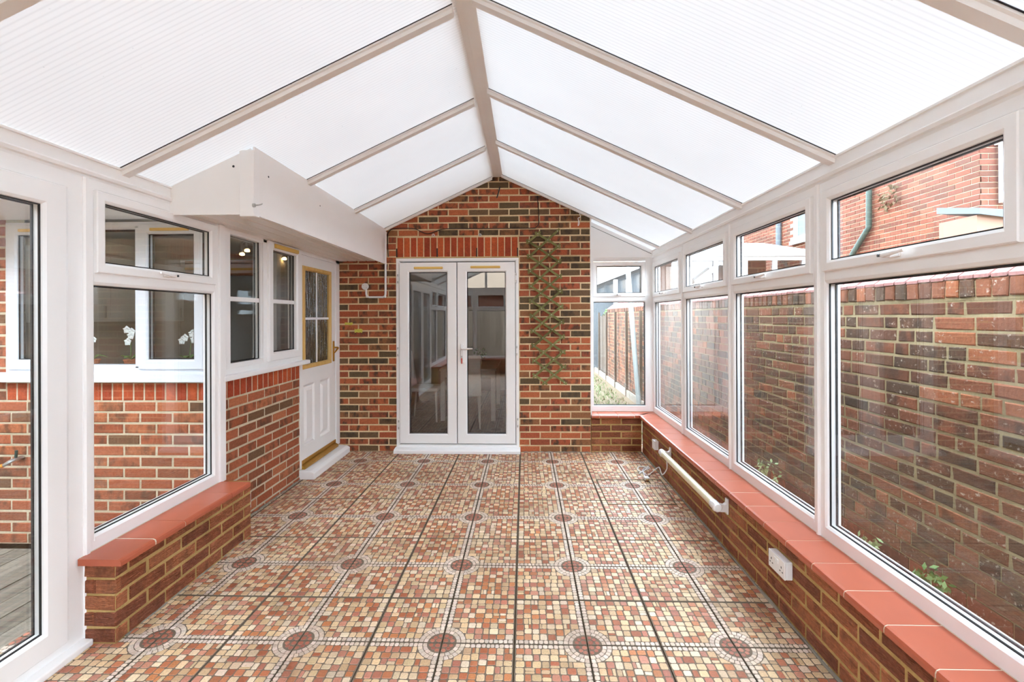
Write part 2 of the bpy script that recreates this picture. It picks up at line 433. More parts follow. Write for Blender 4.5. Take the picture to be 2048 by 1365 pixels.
def tile_meshes(seed):
    """one tile, its quarter roundel at local (0,0), bands along both axes"""
    rr = random.Random(seed); T = TP - 0.006; mb = MB(); 
    def var(c):
        k = rr.uniform(.80, 1.12); return tuple(min(1, x * k * rr.uniform(.975, 1.025)) for x in c[:3]) + (1,)
    r_out = 0.315 * TP; bw = 0.066 * TP
    # bands
    for ax in (0, 1):
        x = r_out + 0.002
        while x < T - 0.006:
            w = rr.uniform(0.019, 0.026); e = min(x + w, T - 0.001)
            if T - e < 0.008: e = T - 0.001
            q = rounded(x, e - 0.004, 0.0015, bw, rr, 0.22)
            stone_poly(mb, q if ax == 0 else [(b, a) for a, b in q][::-1], var(rr.choice(BAND)))
            x = e
    # rings
    for (ra, rb, n) in ((0.255 * TP, 0.312 * TP, 7), (0.192 * TP, 0.243 * TP, 5)):
        for k in range(n):
            a0 = PI / 2 * (k + 0.07) / n; a1 = PI / 2 * (k + 0.93) / n; am = (a0 + a1) / 2
            if k == 0: a0 = 0.02
            if k == n - 1: a1 = PI / 2 - 0.02
            q = [(ra * math.cos(a0), ra * math.sin(a0)), (rb * math.cos(a0), rb * math.sin(a0)), (rb * math.cos(am) * 1.01, rb * math.sin(am) * 1.01), (rb * math.cos(a1), rb * math.sin(a1)), (ra * math.cos(a1), ra * math.sin(a1)), (ra * math.cos(am), ra * math.sin(am))]
            stone_poly(mb, q, var(rr.choice(BAND)))
    for (rad, cnt, s) in ((0.056, 1, .036), (0.134, 3, .031)):
        for k in range(cnt):
            a = PI / 2 * (k + 0.5) / cnt; cx, cy = rad * TP * math.cos(a), rad * TP * math.sin(a)
            q = [(cx + s * TP * rr.uniform(.85, 1.15) * math.cos(t), cy + s * TP * rr.uniform(.85, 1.15) * math.sin(t)) for t in [2 * PI * i / 8 for i in range(8)]]
            stone_poly(mb, q, var(rr.choice(PEB)))
    # field
    y = bw + 0.004; rows = 8; rh = (T - y) / rows
    ys = [[y + j * rh + (rr.uniform(-.003, .003) if 0 < j < rows else 0) for j in range(rows + 1)] for _ in range(3)]
    kinds = {}
    for j in range(rows):
        x = bw + 0.004; cw = (T - x) / 8
        xs_ = [x + i * cw + (rr.uniform(-.006, .006) if 0 < i < 8 else 0) for i in range(9)]
        if rr.random() < .35:
            i = rr.randrange(1, 7); xs_[i] += .010 * rr.choice((-1, 1))
        for i in range(8):
            ya, yb = ys[i // 3][j], ys[i // 3][j + 1] - .0052
            xa, xb = xs_[i], xs_[i + 1] - .0052
            rd = math.hypot((xa + xb) / 2, (ya + yb) / 2); rin = math.hypot(xa, ya)
            if rin < r_out + 0.003:
                k = r_out + 0.0035
                per = [(xa + (xb - xa) * i_ / 5, ya) for i_ in range(5)] + [(xb, ya + (yb - ya) * i_ / 5) for i_ in range(5)] + [(xb - (xb - xa) * i_ / 5, yb) for i_ in range(5)] + [(xa, yb - (yb - ya) * i_ / 5) for i_ in range(5)]
                q = []
                for (px_, py_) in per:
                    d_ = math.hypot(px_, py_)
                    if d_ < k:
                        px_, py_ = px_ * k / d_, py_ * k / d_
                        if px_ > xb or py_ > yb: continue
                    q.append((px_, py_))
                ar = abs(sum(q[i_][0] * q[(i_ + 1) % len(q)][1] - q[(i_ + 1) % len(q)][0] * q[i_][1] for i_ in range(len(q)))) / 2 if len(q) > 2 else 0
                if ar > 6e-5: stone_poly(mb, q, var(rr.choice(CREAM)))
            else:
                nt = kinds.get((i - 1, j), 0) + kinds.get((i, j - 1), 0)
                kinds[(i, j)] = int(rr.random() < (.66, .42, .20)[nt])
                col = rr.choice(TERRA) if kinds[(i, j)] else rr.choice(CREAM)
                if rr.random() < 0.10 and yb - ya > 0.02:
                    ym = ya + (yb - ya) * rr.uniform(.3, .7)
                    stone_poly(mb, rounded(xa, xb, ya, ym - .0015, rr, .18), var(col)); stone_poly(mb, rounded(xa, xb, ym + .0015, yb, rr, .18), var(rr.choice(CREAM)))
                else: stone_poly(mb, rounded(xa, xb, ya, yb, rr, 0.13), var(col))
    g = 0.0022
    slab = MB().box(0, T, 0, T, -0.012, -g + 0.0006)
    return slab.mesh('tile', [M['tilebed']]), mb.mesh('mosaic', [M['stone']], recalc=False)
TILES = [tile_meshes(100 + k) for k in range(6)]
def clip_ok(u, v):
    x, y = TX + u * TP, TY - v * TP
    return -2.36 < x < 1.33 and YF - .3 < y < 5.42
for u in range(-8, 5):
    for v in range(-2, 22):
        x0, y0 = TX + u * TP, TY - (v + 1) * TP          # low corner of the tile
        if not (-2.40 < x0 < 1.31 and y0 > YF - .35): continue
        right = (u % 2 == 0)      # roundel on the odd grid line
        top = (v % 2 == 0)
        # roundel corner: x = odd line, y = even row line
        cx = x0 + TP if right else x0
        cy = y0 + TP if top else y0
        ang = {(False, False): 0, (True, False): PI / 2, (True, True): PI, (False, True): -PI / 2}[(right, top)]
        s, m = TILES[R.randrange(6)]
        o = link('tile', s, floor, (cx + (-.003 if right else .003), cy + (-.003 if top else .003), R.uniform(-.0006, .0004)), ang)
        tag(link('mosaic', m, o), kind='stuff')
# dark cut round an inspection hatch in the floor
hm = MB()
for a, b in (((.653, 4.255), (1.24, 4.262)), ((.653, 4.255), (.662, 3.70)), ((.662, 3.70), (1.20, 3.705)), ((1.24, 4.262), (1.20, 3.705))):
    hm.tube([(a[0], a[1], .0005), (b[0], b[1], .0005)], 0.0045, 6)
obj('hatch_edge', hm, 'joint', floor)
# lime smears along the wall feet
for (a, b) in (((1.28, 5.05), (1.285, 1.6)), ((-1.885, 2.12), (-1.89, 3.05)), ((-2.07, 3.2), (-2.07, 4.2)), ((-.02, 5.11), (.70, 5.12))):
    mb = MB(); n = 24; pa, pb = Vector((*a, 0)), Vector((*b, 0))
    mb.tube([pa.lerp(pb, i / n) + Vector((R.uniform(-.004, .004), R.uniform(-.004, .004), 0.0)) for i in range(n + 1)], [R.uniform(.004, .011) for i in range(n + 1)], 6)
    obj('mortar_fillet', mb, 'concrete', floor)

# ================================================================== BACK WALL
wall_back = structure('wall_back', 'multi-red brick back wall of the house', (0, YB, 0), 0, 'wall')
DL, DR, DT = -1.425, -0.062, 2.150
wL, wR = -2.36, 0.727
holes = [(DL, DR, -1, DT), (DL, DR, DT, 2.392)]
def near_roof(p, q): return max(roof_z(p), roof_z(q)) + 0.03
brick_wall(wall_back, wL, wR, -0.005, 3.2, [(DL, DR, -1, 2.392)], 'brick', 'mortar', off=0.06, thick=0.22, top=near_roof,
           skip=lambda p: p[0] + p[2] < -2.08 or (p[0] < -1.72 and p[1] > 2.12), body_z1=3.4)
obj('lintel_mortar', B(DL, DR, 0.0035, .1, DT + .003, 2.392), 'mortar', wall_back)
soldier_row(wall_back, DL + .006, DR - .006, DT + .012, 2.386, 'soldier')
for px in (793.5, 874.3, 953.4, 1035):
    X = on(px, 508, Y=YB).x
    obj('weep_vent', B(X - .006, X + .006, -.003, .02, 2.165, 2.262), 'black', wall_back)
obj('lintel_flange', B(DL, DR, -.006, .05, DT - .001, DT + .011), 'mortar_yellow', wall_back)
# yellow paint daubs
for (x, y, w, h) in ((697, 648, .09, .03), (717, 662, .09, .045)):
    p = on(x, y, Y=YB); mb = MB()
    q = [(p.x - w / 2 + R.uniform(-.006, .006) + w * i / 7, p.z + (h / 2) * s * R.uniform(.6, 1.1)) for s, rng in ((-1, range(8)), (1, range(7, -1, -1))) for i in rng]
    mb.prism(q, -0.0035, 0.004, 'y'); obj('paint_daub', mb, 'paint_yellow', wall_back)

# ================================================================== WINDOW / DOOR PARTS
def handle(parent, u, v, y, flip=1):
    mb = B(u - .028, u + .028, y - .010, y, v - .010, v + .010)
    h = obj('handle', mb, 'upvc', parent, bevel=.004)
    lv = MB().tube([(u + flip * .02, y - .012, v), (u + flip * .018, y - .034, v), (u - flip * .02, y - .037, v + .002), (u - flip * .085, y - .036, v + .008)], [.010, .011, .009, .006], 8)
    obj('lever', lv, 'upvc', h, smooth=True)
    obj('lock_button', MB().tube([(u + flip * .024, y - .026, v), (u + flip * .030, y - .047, v)], .006, 8), 'black', h)
FP = lambda fw, d=.07, y=0.0: [(0, d), (0, y), (fw - .012, y), (fw - .003, y + .007), (fw, y + .016), (fw, d)]
SP = lambda sw=.055: [(0, .04), (0, -.012), (.004, -.016), (sw - .014, -.016), (sw - .003, -.008), (sw, .001), (sw, .04)]
def pane(parent, u0, u1, v0, v1, y=.024, g=True, mat='glass'):
    obj('pane', B(u0 - .004, u1 + .004, y, y + .022, v0 - .004, v1 + .004), mat, parent)
    if g:
        mb = MB().ring(u0, u1, v0, v1, [(-.001, y - .002), (-.001, y - .008), (.004, y - .008), (.004, y - .001)])
        mb.ring(u0 - .004, u1 + .004, v0 - .004, v1 + .004, [(0, y + .022), (.010, y + .022), (.010, y + .030), (0, y + .030)])
        obj('black_bead', mb, 'rubber', parent)
def sash(parent, u0, u1, v0, v1, sw=.055, hnd=True, flip=1, vent=False):
    s = obj('sash', MB().ring(u0, u1, v0, v1, SP(sw)), 'upvc', parent)
    obj('weather_seal', MB().ring(u0 - .004, u1 + .004, v0 - .004, v1 + .004, [(0, .006), (.004, .006), (.004, .014), (0, .014)]), 'rubber', parent)
    pane(s, u0 + sw, u1 - sw, v0 + sw, v1 - sw, .006)
    if hnd: handle(s, (u0 + u1) / 2, v0 + sw * .45, -.016, flip)
    return s
def bay(name, label, loc, rz, u0, u1, v0=ZS, v1=ZF, fl=.06, fr=.06, fb=.068, ft=.052, flip=1, hnd=True):
    """fixed lower light under a transom with a top-hung sash above it"""
    w = structure(name, label, loc, rz, 'window')
    mb = MB()
    mb.ring(u0, u1, v0, v1, FP(.052)); fo = obj('frame', mb, 'upvc', w)
    tr = MB().prism([(0, ZT0 + .016), (.007, ZT0 + .003), (.016, ZT0), (.07, ZT0), (.07, ZT1), (0.0, ZT1)], u0 + .045, u1 - .045, 'x')
    obj('transom', tr, 'upvc', w)
    if fb > .06: obj('cill_rail', MB().prism([(0, v0 + .04), (0, v0 + fb - .012), (.008, v0 + fb - .002), (.018, v0 + fb), (.07, v0 + fb), (.07, v0 + .04)], u0 + .045, u1 - .045, 'x'), 'upvc', w)
    pane(w, u0 + .052, u1 - .052, v0 + fb, ZT0)
    sash(w, u0 + .046, u1 - .046, ZT1 - .002, v1 - ft + .004, .052, hnd, flip)
    return w
def post(name, label, loc, rz, u, w=.012, z0=ZS, z1=ZF, mat='upvc', group=None):
    mb = MB().prism([(u - w, .01), (u - w, -.006), (u - w * .6, -.013), (u + w * .6, -.013), (u + w, -.006), (u + w, .01)], z0, z1, 'z')
    return tag(obj(name, mb, mat, None, loc, rz), label, 'trim', group, 'structure')

# ================================================================== RIGHT SIDE
wall_right = structure('wall_right', 'low rustic brick wall under the right-hand windows', (1.29, 0, 0), -PI / 2, 'wall')
brick_wall(wall_right, -YB, -YF, 0.0, 0.377, [], 'rustic', 'mortar_yellow', off=.03, dep=.09, thick=.22, jit=.002, rank=lambda p: p[0], limit=165)
for b in wall_right.children:
    pass
wall_corner = structure('wall_corner', 'short rustic brick return wall beside the brick gable', (0, 5.135, 0), 0, 'wall')
brick_wall(wall_corner, 0.735, 1.288, 0.0, 0.377, [], 'rustic', 'mortar_yellow', off=.11, dep=.09, thick=.20, jit=.002)
NOSE = [(0, 0), (.2, 0), (.2, .030), (.014, .030), (.004, .026), (0, .016)]
sill_r = structure('trim_1', 'terracotta quarry tile sill along the right-hand windows', (1.262, 0, .377), 0, 'window sill')
NOSE2 = [(.0016, .001), (.235, .001), (.235, .0285), (.0145, .0285), (.0055, .0245), (.0016, .0155)]
obj('bedding', MB().prism(NOSE2, YF, 5.08, 'y'), 'grout', sill_r)
tm = MB().prism(NOSE, 0, .199, 'y').mesh('sill_tile', [M['quarry']])
k = 0; y = 1.461 - 0.205 * 15
while y < 4.95:
    if y > YF: link('sill_tile', tm, sill_r, (0, y + .0025 + .0, R.uniform(-.0008, .0008)))
    y += .205
yl = y + .0025
obj('sill_tile', MB().prism([(0, yl), (.205, yl), (.205, 5.33), (0, 5.128 - .03)], 0, .030, 'z'), 'quarry', sill_r, bevel=.004)
sill_c = structure('trim_2', 'short terracotta quarry tile sill below the corner window', (0, 5.112, .377), 0, 'window sill')
obj('bedding', B(.735, 1.255, .006, .22, .001, .0255), 'grout', sill_c)
xs = [.735, on(1198.8, 829, Y=5.112).x, on(1237, 829, Y=5.112).x, 1.205]
for a, b in zip(xs, xs[1:]):
    obj('sill_tile', MB().prism([(0, 0), (.215, 0), (.215, .030), (.014, .030), (.004, .026), (0, .016)], a + .0025, b - .0025, 'x'), 'quarry', sill_c)
obj('sill_tile', MB().prism([(1.21, 0), (1.258, 0), (1.46, .216), (1.21, .216)], .0, .0295, 'z'), 'quarry', sill_c, bevel=.003)
# bays: boundaries in Y
YS = [5.33, 4.332, 3.336, 2.345, 1.353, 0.36, -0.63, YF + .1]
names = ['window bay next to the corner window', 'window bay above the middle of the tubular heater', 'window bay above the near bracket of the tubular heater', 'window bay with the neighbour house downpipe in its top light', 'window bay opposite the patio door', 'right-hand window bay one along from the front gable', 'right-hand window bay touching the front gable']
for i in range(7):
    bay(f'window_{i + 1}', 'white framed ' + names[i], (XR, 0, 0), -PI / 2, -YS[i], -YS[i + 1], flip=-1)
for i in range(1, 7):
    post(f'trim_{10 + i}', 'white cover strip between right-hand window bays', (XR, 0, 0), -PI / 2, -YS[i], .010 if i % 2 else .006, group='cover strips between the right-hand bays')
# eaves beam right / left
def beam(name, label, loc, rz, u0, u1):
    pr = [(0.0, ZF + .012), (-.012, ZF + .016), (-.016, ZF + .030), (-.004, ZF + .040), (-.004, ZE - .016), (-.012, ZE - .014), (-.012, ZE - .004), (.02, ZE + .004), (.10, ZE + .004), (.10, ZF), (.004, ZF)]
    s = structure(name, label, loc, rz, 'trim')
    obj('beam', MB().prism(pr, u0, u1, 'x'), 'upvc', s); return s
beam('trim_3', 'white eaves beam over the right-hand windows', (XR, 0, 0), -PI / 2, -5.34, -YF)
# corner post between right bays and corner window
obj_cp = tag(obj('trim_4', B(1.435, 1.50, 5.325, 5.40, ZS, ZE), 'upvc', bevel=.004), 'white corner post beside the corner window', 'trim', kind='structure')
# corner window (plane Y = 5.33)
YC = 5.33
wc = structure('window_8', 'white corner window with small top light looking onto the side passage', (0, YC, 0), 0, 'window')
cx0, cx1 = on(1183.5, 700, Y=YC).x - .0, 1.440
g0, g1 = on(1186.8, 700, Y=YC + .02).x, on(1290, 700, Y=YC + .02).x
zt = lambda y: on(1240, y, Y=YC).z
obj('frame', MB().ring(cx0 - .03, cx1, ZS, zt(514), FP(.045)), 'upvc', wc)
t0, t1 = zt(604.3), zt(594)
obj('transom', MB().prism([(0, t0 + .016), (.008, t0 + .002), (.016, t0), (.07, t0), (.07, t1), (0, t1)], g0, g1, 'x'), 'upvc', wc)
obj('cill_rail', B(cx0 - .028, cx1 - .002, -.003, .07, ZS + .0005, zt(812)), 'upvc', wc, bevel=.004)
obj('stile', B(g1, cx1 - .001, -.002, .068, zt(812), zt(514) - .002), 'upvc', wc); obj('stile', B(cx0 - .029, g0, -.002, .068, zt(812), zt(514) - .002), 'upvc', wc)
pane(wc, g0, g1, zt(812), t0)
sash(wc, on(1185.6, 560, Y=YC).x, on(1289.6, 560, Y=YC).x, t1, zt(524.7), .045, True, -1)
# white infill above it and the return on the end of the brick wall
inf = structure('trim_5', 'white gable infill board above the corner window', (0, YC, 0), 0, 'trim')
obj('board', MB().prism([(.72, zt(516)), (1.47, zt(516)), (1.47, roof_z(1.47) - .0), (.72, roof_z(.72))], -.012, .03, 'y'), 'board', inf)
obj('black_bead', MB().prism([(.745, roof_z(.745) - .05), (1.45, roof_z(1.45) - .05), (1.45, roof_z(1.45) - .045), (.745, roof_z(.745) - .045)], -.0135, -.010, 'y'), 'rubber', inf)  # thin black strip just proud of the board, following the roof slope
obj('return_board', B(.727, .74, -.205, .0, ZS, 2.60), 'board', inf)

# ================================================================== LEFT SIDE
wall_low = structure('wall_left_low', 'low rustic brick wall under the left-hand window', (-1.88, 0, 0), PI / 2, 'wall')
brick_wall(wall_low, 2.075, 3.125, 0.0, 0.377, [], 'rustic', 'mortar_yellow', off=.075, dep=.148, thick=.148, jit=.002)
for r in range(5):     # end face of the low wall
    for (a, b) in (((-2.028, -1.985), (-1.975, -1.882)) if r % 2 else ((-2.028, -1.882),)):
        link('brick', brick_mesh(b - a, .065, .03, 'rustic', .002, r % 3), wall_low, (2.071, -(a + 1.88) , r * .075 + .005), -PI / 2)
sill_l = structure('trim_6', 'terracotta quarry tile sill along the left-hand window', (0, 0, .377), 0, 'window sill')
obj('bedding', MB().prism([(-1.822 - x, z) for x, z in NOSE2], 2.05, 3.012, 'y'), 'grout', sill_l)
tl = MB().prism([(-x, z) for x, z in NOSE], 0, .1945, 'y').mesh('sill_tile', [M['quarry']])
for k, yy in enumerate((2.034, 2.238, 2.437, 2.632, 2.829)):
    link('sill_tile', tl, sill_l, (-1.822, yy + .0025, R.uniform(-.001, .001)))
LROT = PI / 2
bay('window_9', 'white framed window bay above the left-hand tiled sill', (XL, 0, 0), LROT, 2.085, 3.02, flip=1)
post('trim_7', 'white post between patio door and left-hand window', (XL, 0, 0), LROT, 2.085, .014, 0, ZF)
tag(obj('trim_8', B(-2.10, -2.018, 3.015, 3.075, .40, 2.12), 'upvc', bevel=.004), 'white corner post where the left-hand window meets the house', 'trim', kind='structure')
beam('trim_9', 'white eaves beam over the patio door and left-hand window', (XL, 0, 0), LROT, YF, 3.05)
# patio doors
pd = structure('door_1', 'white glazed patio door on the left', (XL, 0, 0), LROT, 'door')
obj('frame', MB().ring(.25, 2.071, 0.0, ZF, FP(.078)), 'upvc', pd)
obj('threshold', B(.25, 2.07, -.05, .02, -.0005, .03), 'upvc', pd, bevel=.006)
for (a, b, fl) in ((1.155, 1.985, 1), (.33, 1.150, -1)):
    lf = obj('door_leaf', MB().ring(a, b, .07, ZF - .078 + .006, SP(.10)), 'upvc', pd)
    obj('weather_seal', MB().ring(a - .005, b + .005, .065, ZF - .067, [(0, .006), (.005, .006), (.005, .014), (0, .014)]), 'rubber', pd)
    pane(lf, a + .10, b - .10, .17, ZF - .172, .006)
for (a, b, nm) in ((-.42, .24, 'window_10'), (YF + .1, -.43, 'window_11')):
    bay(nm, 'white framed window bay left of the patio door towards the front gable' if nm == 'window_10' else 'white framed window bay in the front left corner', (XL, 0, 0), LROT, a, b)
wl2 = structure('wall_left_front', 'low rustic brick wall left of the patio door', (-1.88, 0, 0), PI / 2, 'wall')
brick_wall(wl2, YF, .24, 0, .377, [], 'rustic', 'mortar_yellow', dep=.1, thick=.148, jit=.002)
obj('sill_board', B(YF, .24, -.05, .16, .377, .407), 'quarry', wl2)

# ================================================================== HOUSE SIDE WALL (left), door and window
XH, YCN = -2.075, 3.065
wall_left = structure('wall_left', 'red brick side wall of the house below the kitchen window', (XH, 0, 0), PI / 2, 'wall')
WS = 1.065
brick_wall(wall_left, YCN + .03, 5.12, WS - .135 - 13 * .075, 2.6, [(3.0, 4.222, WS - .135, 2.6), (4.215, 5.13, -.1, 2.6)], 'brick_house', 'mortar_house', off=.10, dep=.06, thick=.27)
obj('soldier_mortar', B(3.1, 4.215, .0035, .27, WS - .135, WS), 'mortar_house', wall_left)
soldier_row(wall_left, 3.10, 4.215, WS - .135, WS - .004, 'soldier')
wk = structure('window_12', 'white kitchen window in the house side wall beside the panelled door', (XH, 0, 0), PI / 2, 'window')
obj('frame', MB().ring(3.075, 4.225, 1.10, 2.135, FP(.05, .09, -.015)), 'upvc', wk)
obj('mullion', B(3.60, 3.665, -.015, .07, 1.13, 2.12), 'upvc', wk, bevel=.004)
obj('stile', B(3.078, 3.19, -.0135, .07, 1.104, 2.13), 'upvc', wk)
obj('glazing_bead', MB().ring(3.186, 3.615, 1.145, 2.125, FP(.02, .05, -.008)), 'upvc', wk)
obj('head', B(3.19, 3.605, -.011, .05, 2.098, 2.13), 'upvc', wk)
obj('bottom_rail', B(3.19, 3.602, -.011, .05, 1.104, 1.175), 'upvc', wk)
pane(wk, 3.20, 3.567, 1.178, 2.09, .012)
sk = obj('sash', MB().ring(3.65, 4.172, 1.145, 2.118, [(0, .04), (0, -.032), (.005, -.036), (.055, -.036), (.068, -.026), (.068, .04)]), 'upvc', wk)
pane(sk, 3.722, 4.10, 1.213, 2.052, .004)
for (p, a, b, y) in ((wk, 3.20, 3.567, .006), (sk, 3.722, 4.10, -.004)):
    obj('glazing_bar', B(a, b, y - .006, y + .003, 1.615, 1.648), 'upvc', p, bevel=.003)
obj('trickle_vent', MB().prism([(-.037, 2.064), (-.056, 2.068), (-.056, 2.098), (-.037, 2.102)], 3.72, 4.10, 'x'), 'gold', sk, bevel=.004)
obj('window_board', B(3.055, 4.30, -.062, .02, 1.063, 1.101), 'upvc', wk, bevel=.008)
# panelled back door
d2 = structure('door_2', 'white panelled house door with patterned glass and brass handle', (XH, 0, 0), PI / 2, 'door')
obj('jamb', B(5.018, 5.118, -.01, .09, .09, 2.16), 'upvc', d2, bevel=.004)
obj('jamb', B(4.214, 4.235, -.006, .09, .09, 2.16), 'upvc', d2)
obj('head', B(4.214, 5.118, -.01, .09, 2.085, 2.16), 'upvc', d2, bevel=.004)
leaf = MB()
gl = (4.30, 4.865, 1.04, 1.955)
pns = [(4.285, 4.515, .285, .86), (4.635, 4.868, .285, .86)]
for (a, b, c, d) in rects_minus(4.237, 5.012, .125, 2.083, [gl] + pns): leaf.box(a, b, .0, .044, c, d)
lo = obj('door_leaf', leaf, 'board', d2)
for (a, b, c, d) in pns:
    obj('raised_panel', MB().ring(a, b, c, d, [(0, .04), (0, 0), (.012, .006), (.020, .014), (.034, .014), (.060, .001), (.061, .0), (.10, 0), (.10, .04)]).box(a + .10, b - .10, 0, .03, c + .10, d - .10), 'board', d2)
obj('glass_bead', MB().ring(gl[0] - .03, gl[1] + .03, gl[2] - .03, gl[3] + .03, [(0, .002), (0, -.008), (.008, -.016), (.030, -.014), (.040, -.002), (.040, .02)]), 'goldwood', d2)
obj('pane', B(*gl[:2], .016, .022, *gl[2:]), 'obscure', d2)
obj('glazing_bar', B((gl[0] + gl[1]) / 2 - .011, (gl[0] + gl[1]) / 2 + .011, .004, .014, gl[2], gl[3]), 'upvc', d2, bevel=.003)
obj('glazing_bar', B(gl[0], gl[1], .003, .013, 1.475, 1.497), 'upvc', d2, bevel=.003)
pl = obj('handle_plate', B(4.945, 4.985, -.008, 0, 1.02, 1.24), 'brass', d2, bevel=.005)
obj('lever', MB().tube([(4.965, -.005, 1.17), (4.965, -.05, 1.17), (4.955, -.058, 1.165), (4.90, -.058, 1.14), (4.865, -.055, 1.12)], [.009, .009, .010, .009, .006], 8), 'brass', pl, smooth=True)
obj('weather_bar', MB().prism([(.0, .125), (-.035, .108), (-.035, .085), (.02, .085), (.02, .125)], 4.237, 5.012, 'x').prism([(.01, .165), (-.006, .16), (-.006, .128), (.01, .125)], 4.237, 5.012, 'x'), 'brass', d2)
obj('threshold', MB().prism([(.05, .086), (-.10, .078), (-.135, .060), (-.135, .001), (.05, .001)], 4.205, 5.085, 'x'), 'upvc', d2, bevel=.006)
# boxed-in eaves over it
bx = structure('trim_30', 'white boxed eaves casing with slatted soffit over the house door', (0, 0, 0), 0, 'trim')
XB, Y0B, ZB = -1.54, 2.60, 2.088
obj('end_board', MB().prism([(-2.045, ZB), (XB - .02, ZB), (XB - .02, roof_z(XB - .02) - .004), (-2.045, roof_z(-2.045) + .002)], Y0B, Y0B + .012, 'y'), 'board', bx)
obj('front_board', MB().prism([(XB - .012, ZB), (XB, ZB), (XB, roof_z(XB) - .004), (XB - .012, roof_z(XB - .012) - .004)], Y0B + .012, YB - .004, 'y'), 'board', bx)
obj('corner_cap', B(-1.618, XB + .006, Y0B - .014, Y0B + .0, ZB - .014, roof_z(-1.6)).box(XB - .004, XB + .006, Y0B - .006, Y0B + .045, ZB - .012, roof_z(XB) - .006), 'upvc', bx, bevel=.004)
ZSO = 2.122
for k in range(5):
    a = -2.07 + k * .105; b = min(a + .105, XB - .012)
    obj('soffit_slat', MB().prism([(a, ZSO + .014), (a, ZSO + .008), (a + .005, ZSO), (b - .017, ZSO), (b - .012, ZSO + .009), (b, ZSO + .009), (b, ZSO + .014)], Y0B + .012, YB - .004, 'y'), 'board', bx)
for (x, y, w) in ((467, 333, .007), (537, 354, .006), (640, 412, .005)):  # black discs painted in for the dark of open screw holes
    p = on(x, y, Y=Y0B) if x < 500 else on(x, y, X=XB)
    if x < 500: obj('screw_hole_disc', MB().tube([(p.x, Y0B - .0012, p.z), (p.x, Y0B + .003, p.z)], w, 8), 'black', bx)
    else: obj('screw_hole_disc', MB().tube([(XB + .0012, p.y, p.z), (XB - .003, p.y, p.z)], w, 8), 'black', bx)
p = on(506, 411, X=XB + .004)
hk = tag(empty('screw_hook', p), 'small steel screw hook in the boxed eaves corner', 'hook')
obj('rose', MB().tube([(0, 0, 0), (.012, 0, 0)], .011, 10), 'steel', hk); obj('shank', MB().tube([(.010, 0, 0), (.035, -.004, 0), (.046, .004, .006), (.044, .016, .012)], .0035, 6), 'steel', hk)

# ================================================================== FRENCH DOORS
fd = structure('door_3', 'white glazed french doors in the brick back wall', (0, YB - .012, 0), 0, 'door')
obj('frame', MB().ring(DL, DR, .045, DT, FP(.036, .09)), 'upvc', fd)
obj('cill', MB().prism([(.08, .052), (.0, .052), (-.07, .044), (-.088, .03), (-.088, .002), (.08, .002)], DL - .012, DR + .012, 'x'), 'upvc', fd)
Q = lambda x, y: on(x, y, Y=YB - .03)
lx = [Q(799, 700).x, Q(913.2, 700).x, Q(914.8, 700).x, Q(1030.5, 700).x]
zb, ztp = Q(900, 888).z, Q(900, 525).z
def leaf_fd(a, b, ga, gb):
    sw = .108
    s = obj('door_leaf', MB().ring(a, b, zb, ztp, SP(sw)), 'upvc', fd)
    pane(s, a + sw, b - sw, zb + sw, ztp - sw, .006, True, 'glass_door')
    return s
L1 = leaf_fd(lx[0], lx[1], 0, 0); L2 = leaf_fd(lx[2], lx[3], 0, 0)
obj('weather_seal', B(lx[1] - .001, lx[2] + .001, .012, .024, zb, ztp), 'rubber', fd)
for lf, x0, x1, y in ((L1, 828, 885.5, 536.5), (L2, 941, 1000.4, 534.7)):
    a, b = Q(x0, y), Q(x1, y)
    obj('trickle_vent', B(a.x, b.x, -.032, -.014, a.z - .013, a.z + .013), 'gold', lf, bevel=.006)
hg = [(795.5, 558), (795.5, 704), (797.5, 850), (1032, 556), (1033.5, 702), (1035.5, 846)]
for (x, y) in hg:
    p = Q(x, y); h = obj('hinge', B(p.x - .010, p.x + .010, -.020, -.0, p.z - .055, p.z + .055), 'white_plastic', fd, bevel=.004)
    for s in (-1, 1): obj('hinge_screw_cap', B(p.x - .007, p.x + .007, -.0225, -.019, p.z + s * .038 - .012, p.z + s * .038 + .012), 'steel', h)
a, b = Q(921.4, 688), Q(926.2, 727)
hp = obj('handle_plate', B(a.x, b.x + .006, -.030, -.015, b.z, a.z), 'white_plastic', L2, bevel=.005)
p = Q(925, 698)
obj('lever', MB().tube([(p.x, -.028, p.z), (p.x, -.062, p.z), (p.x + .02, -.066, p.z), (p.x + .115, -.066, p.z + .003)], [.010, .010, .011, .009], 8), 'white_plastic', hp, smooth=True)
p = Q(924, 714)
kt = obj('key', B(p.x - .007, p.x + .007, -.046, -.030, p.z - .012, p.z + .012), 'steel', hp); obj('key_tag', B(p.x - .006, p.x + .006, -.042, -.036, p.z - .075, p.z - .014), 'red', hp, bevel=.003)

# ================================================================== ROOF
ceiling = structure('ceiling', 'pitched translucent polycarbonate conservatory roof with white bars', (0, 0, 0), 0, 'roof')
def slope_slab(xa, xb, y0, y1, off, th, mb=None, topmat=0):
    za, zb_ = roof_z(xa) + off, roof_z(xb) + off
    mb = mb or MB()
    v = [(xa, y0, za), (xb, y0, zb_), (xb, y1, zb_), (xa, y1, za), (xa, y0, za + th), (xb, y0, zb_ + th), (xb, y1, zb_ + th), (xa, y1, za + th)]
    mb.add(v, [(0, 3, 2, 1), (0, 1, 5, 4), (1, 2, 6, 5), (2, 3, 7, 6), (3, 0, 4, 7)], 0); mb.add(v, [(4, 5, 6, 7)], topmat)
    return mb
barsR = [YF + .03, -.55, .38, 1.31, 2.24, 3.17, 4.09, 5.06]
barsL = [YF + .03, -.50, .43, 1.36, 2.30, 3.28, 4.19, 5.06]
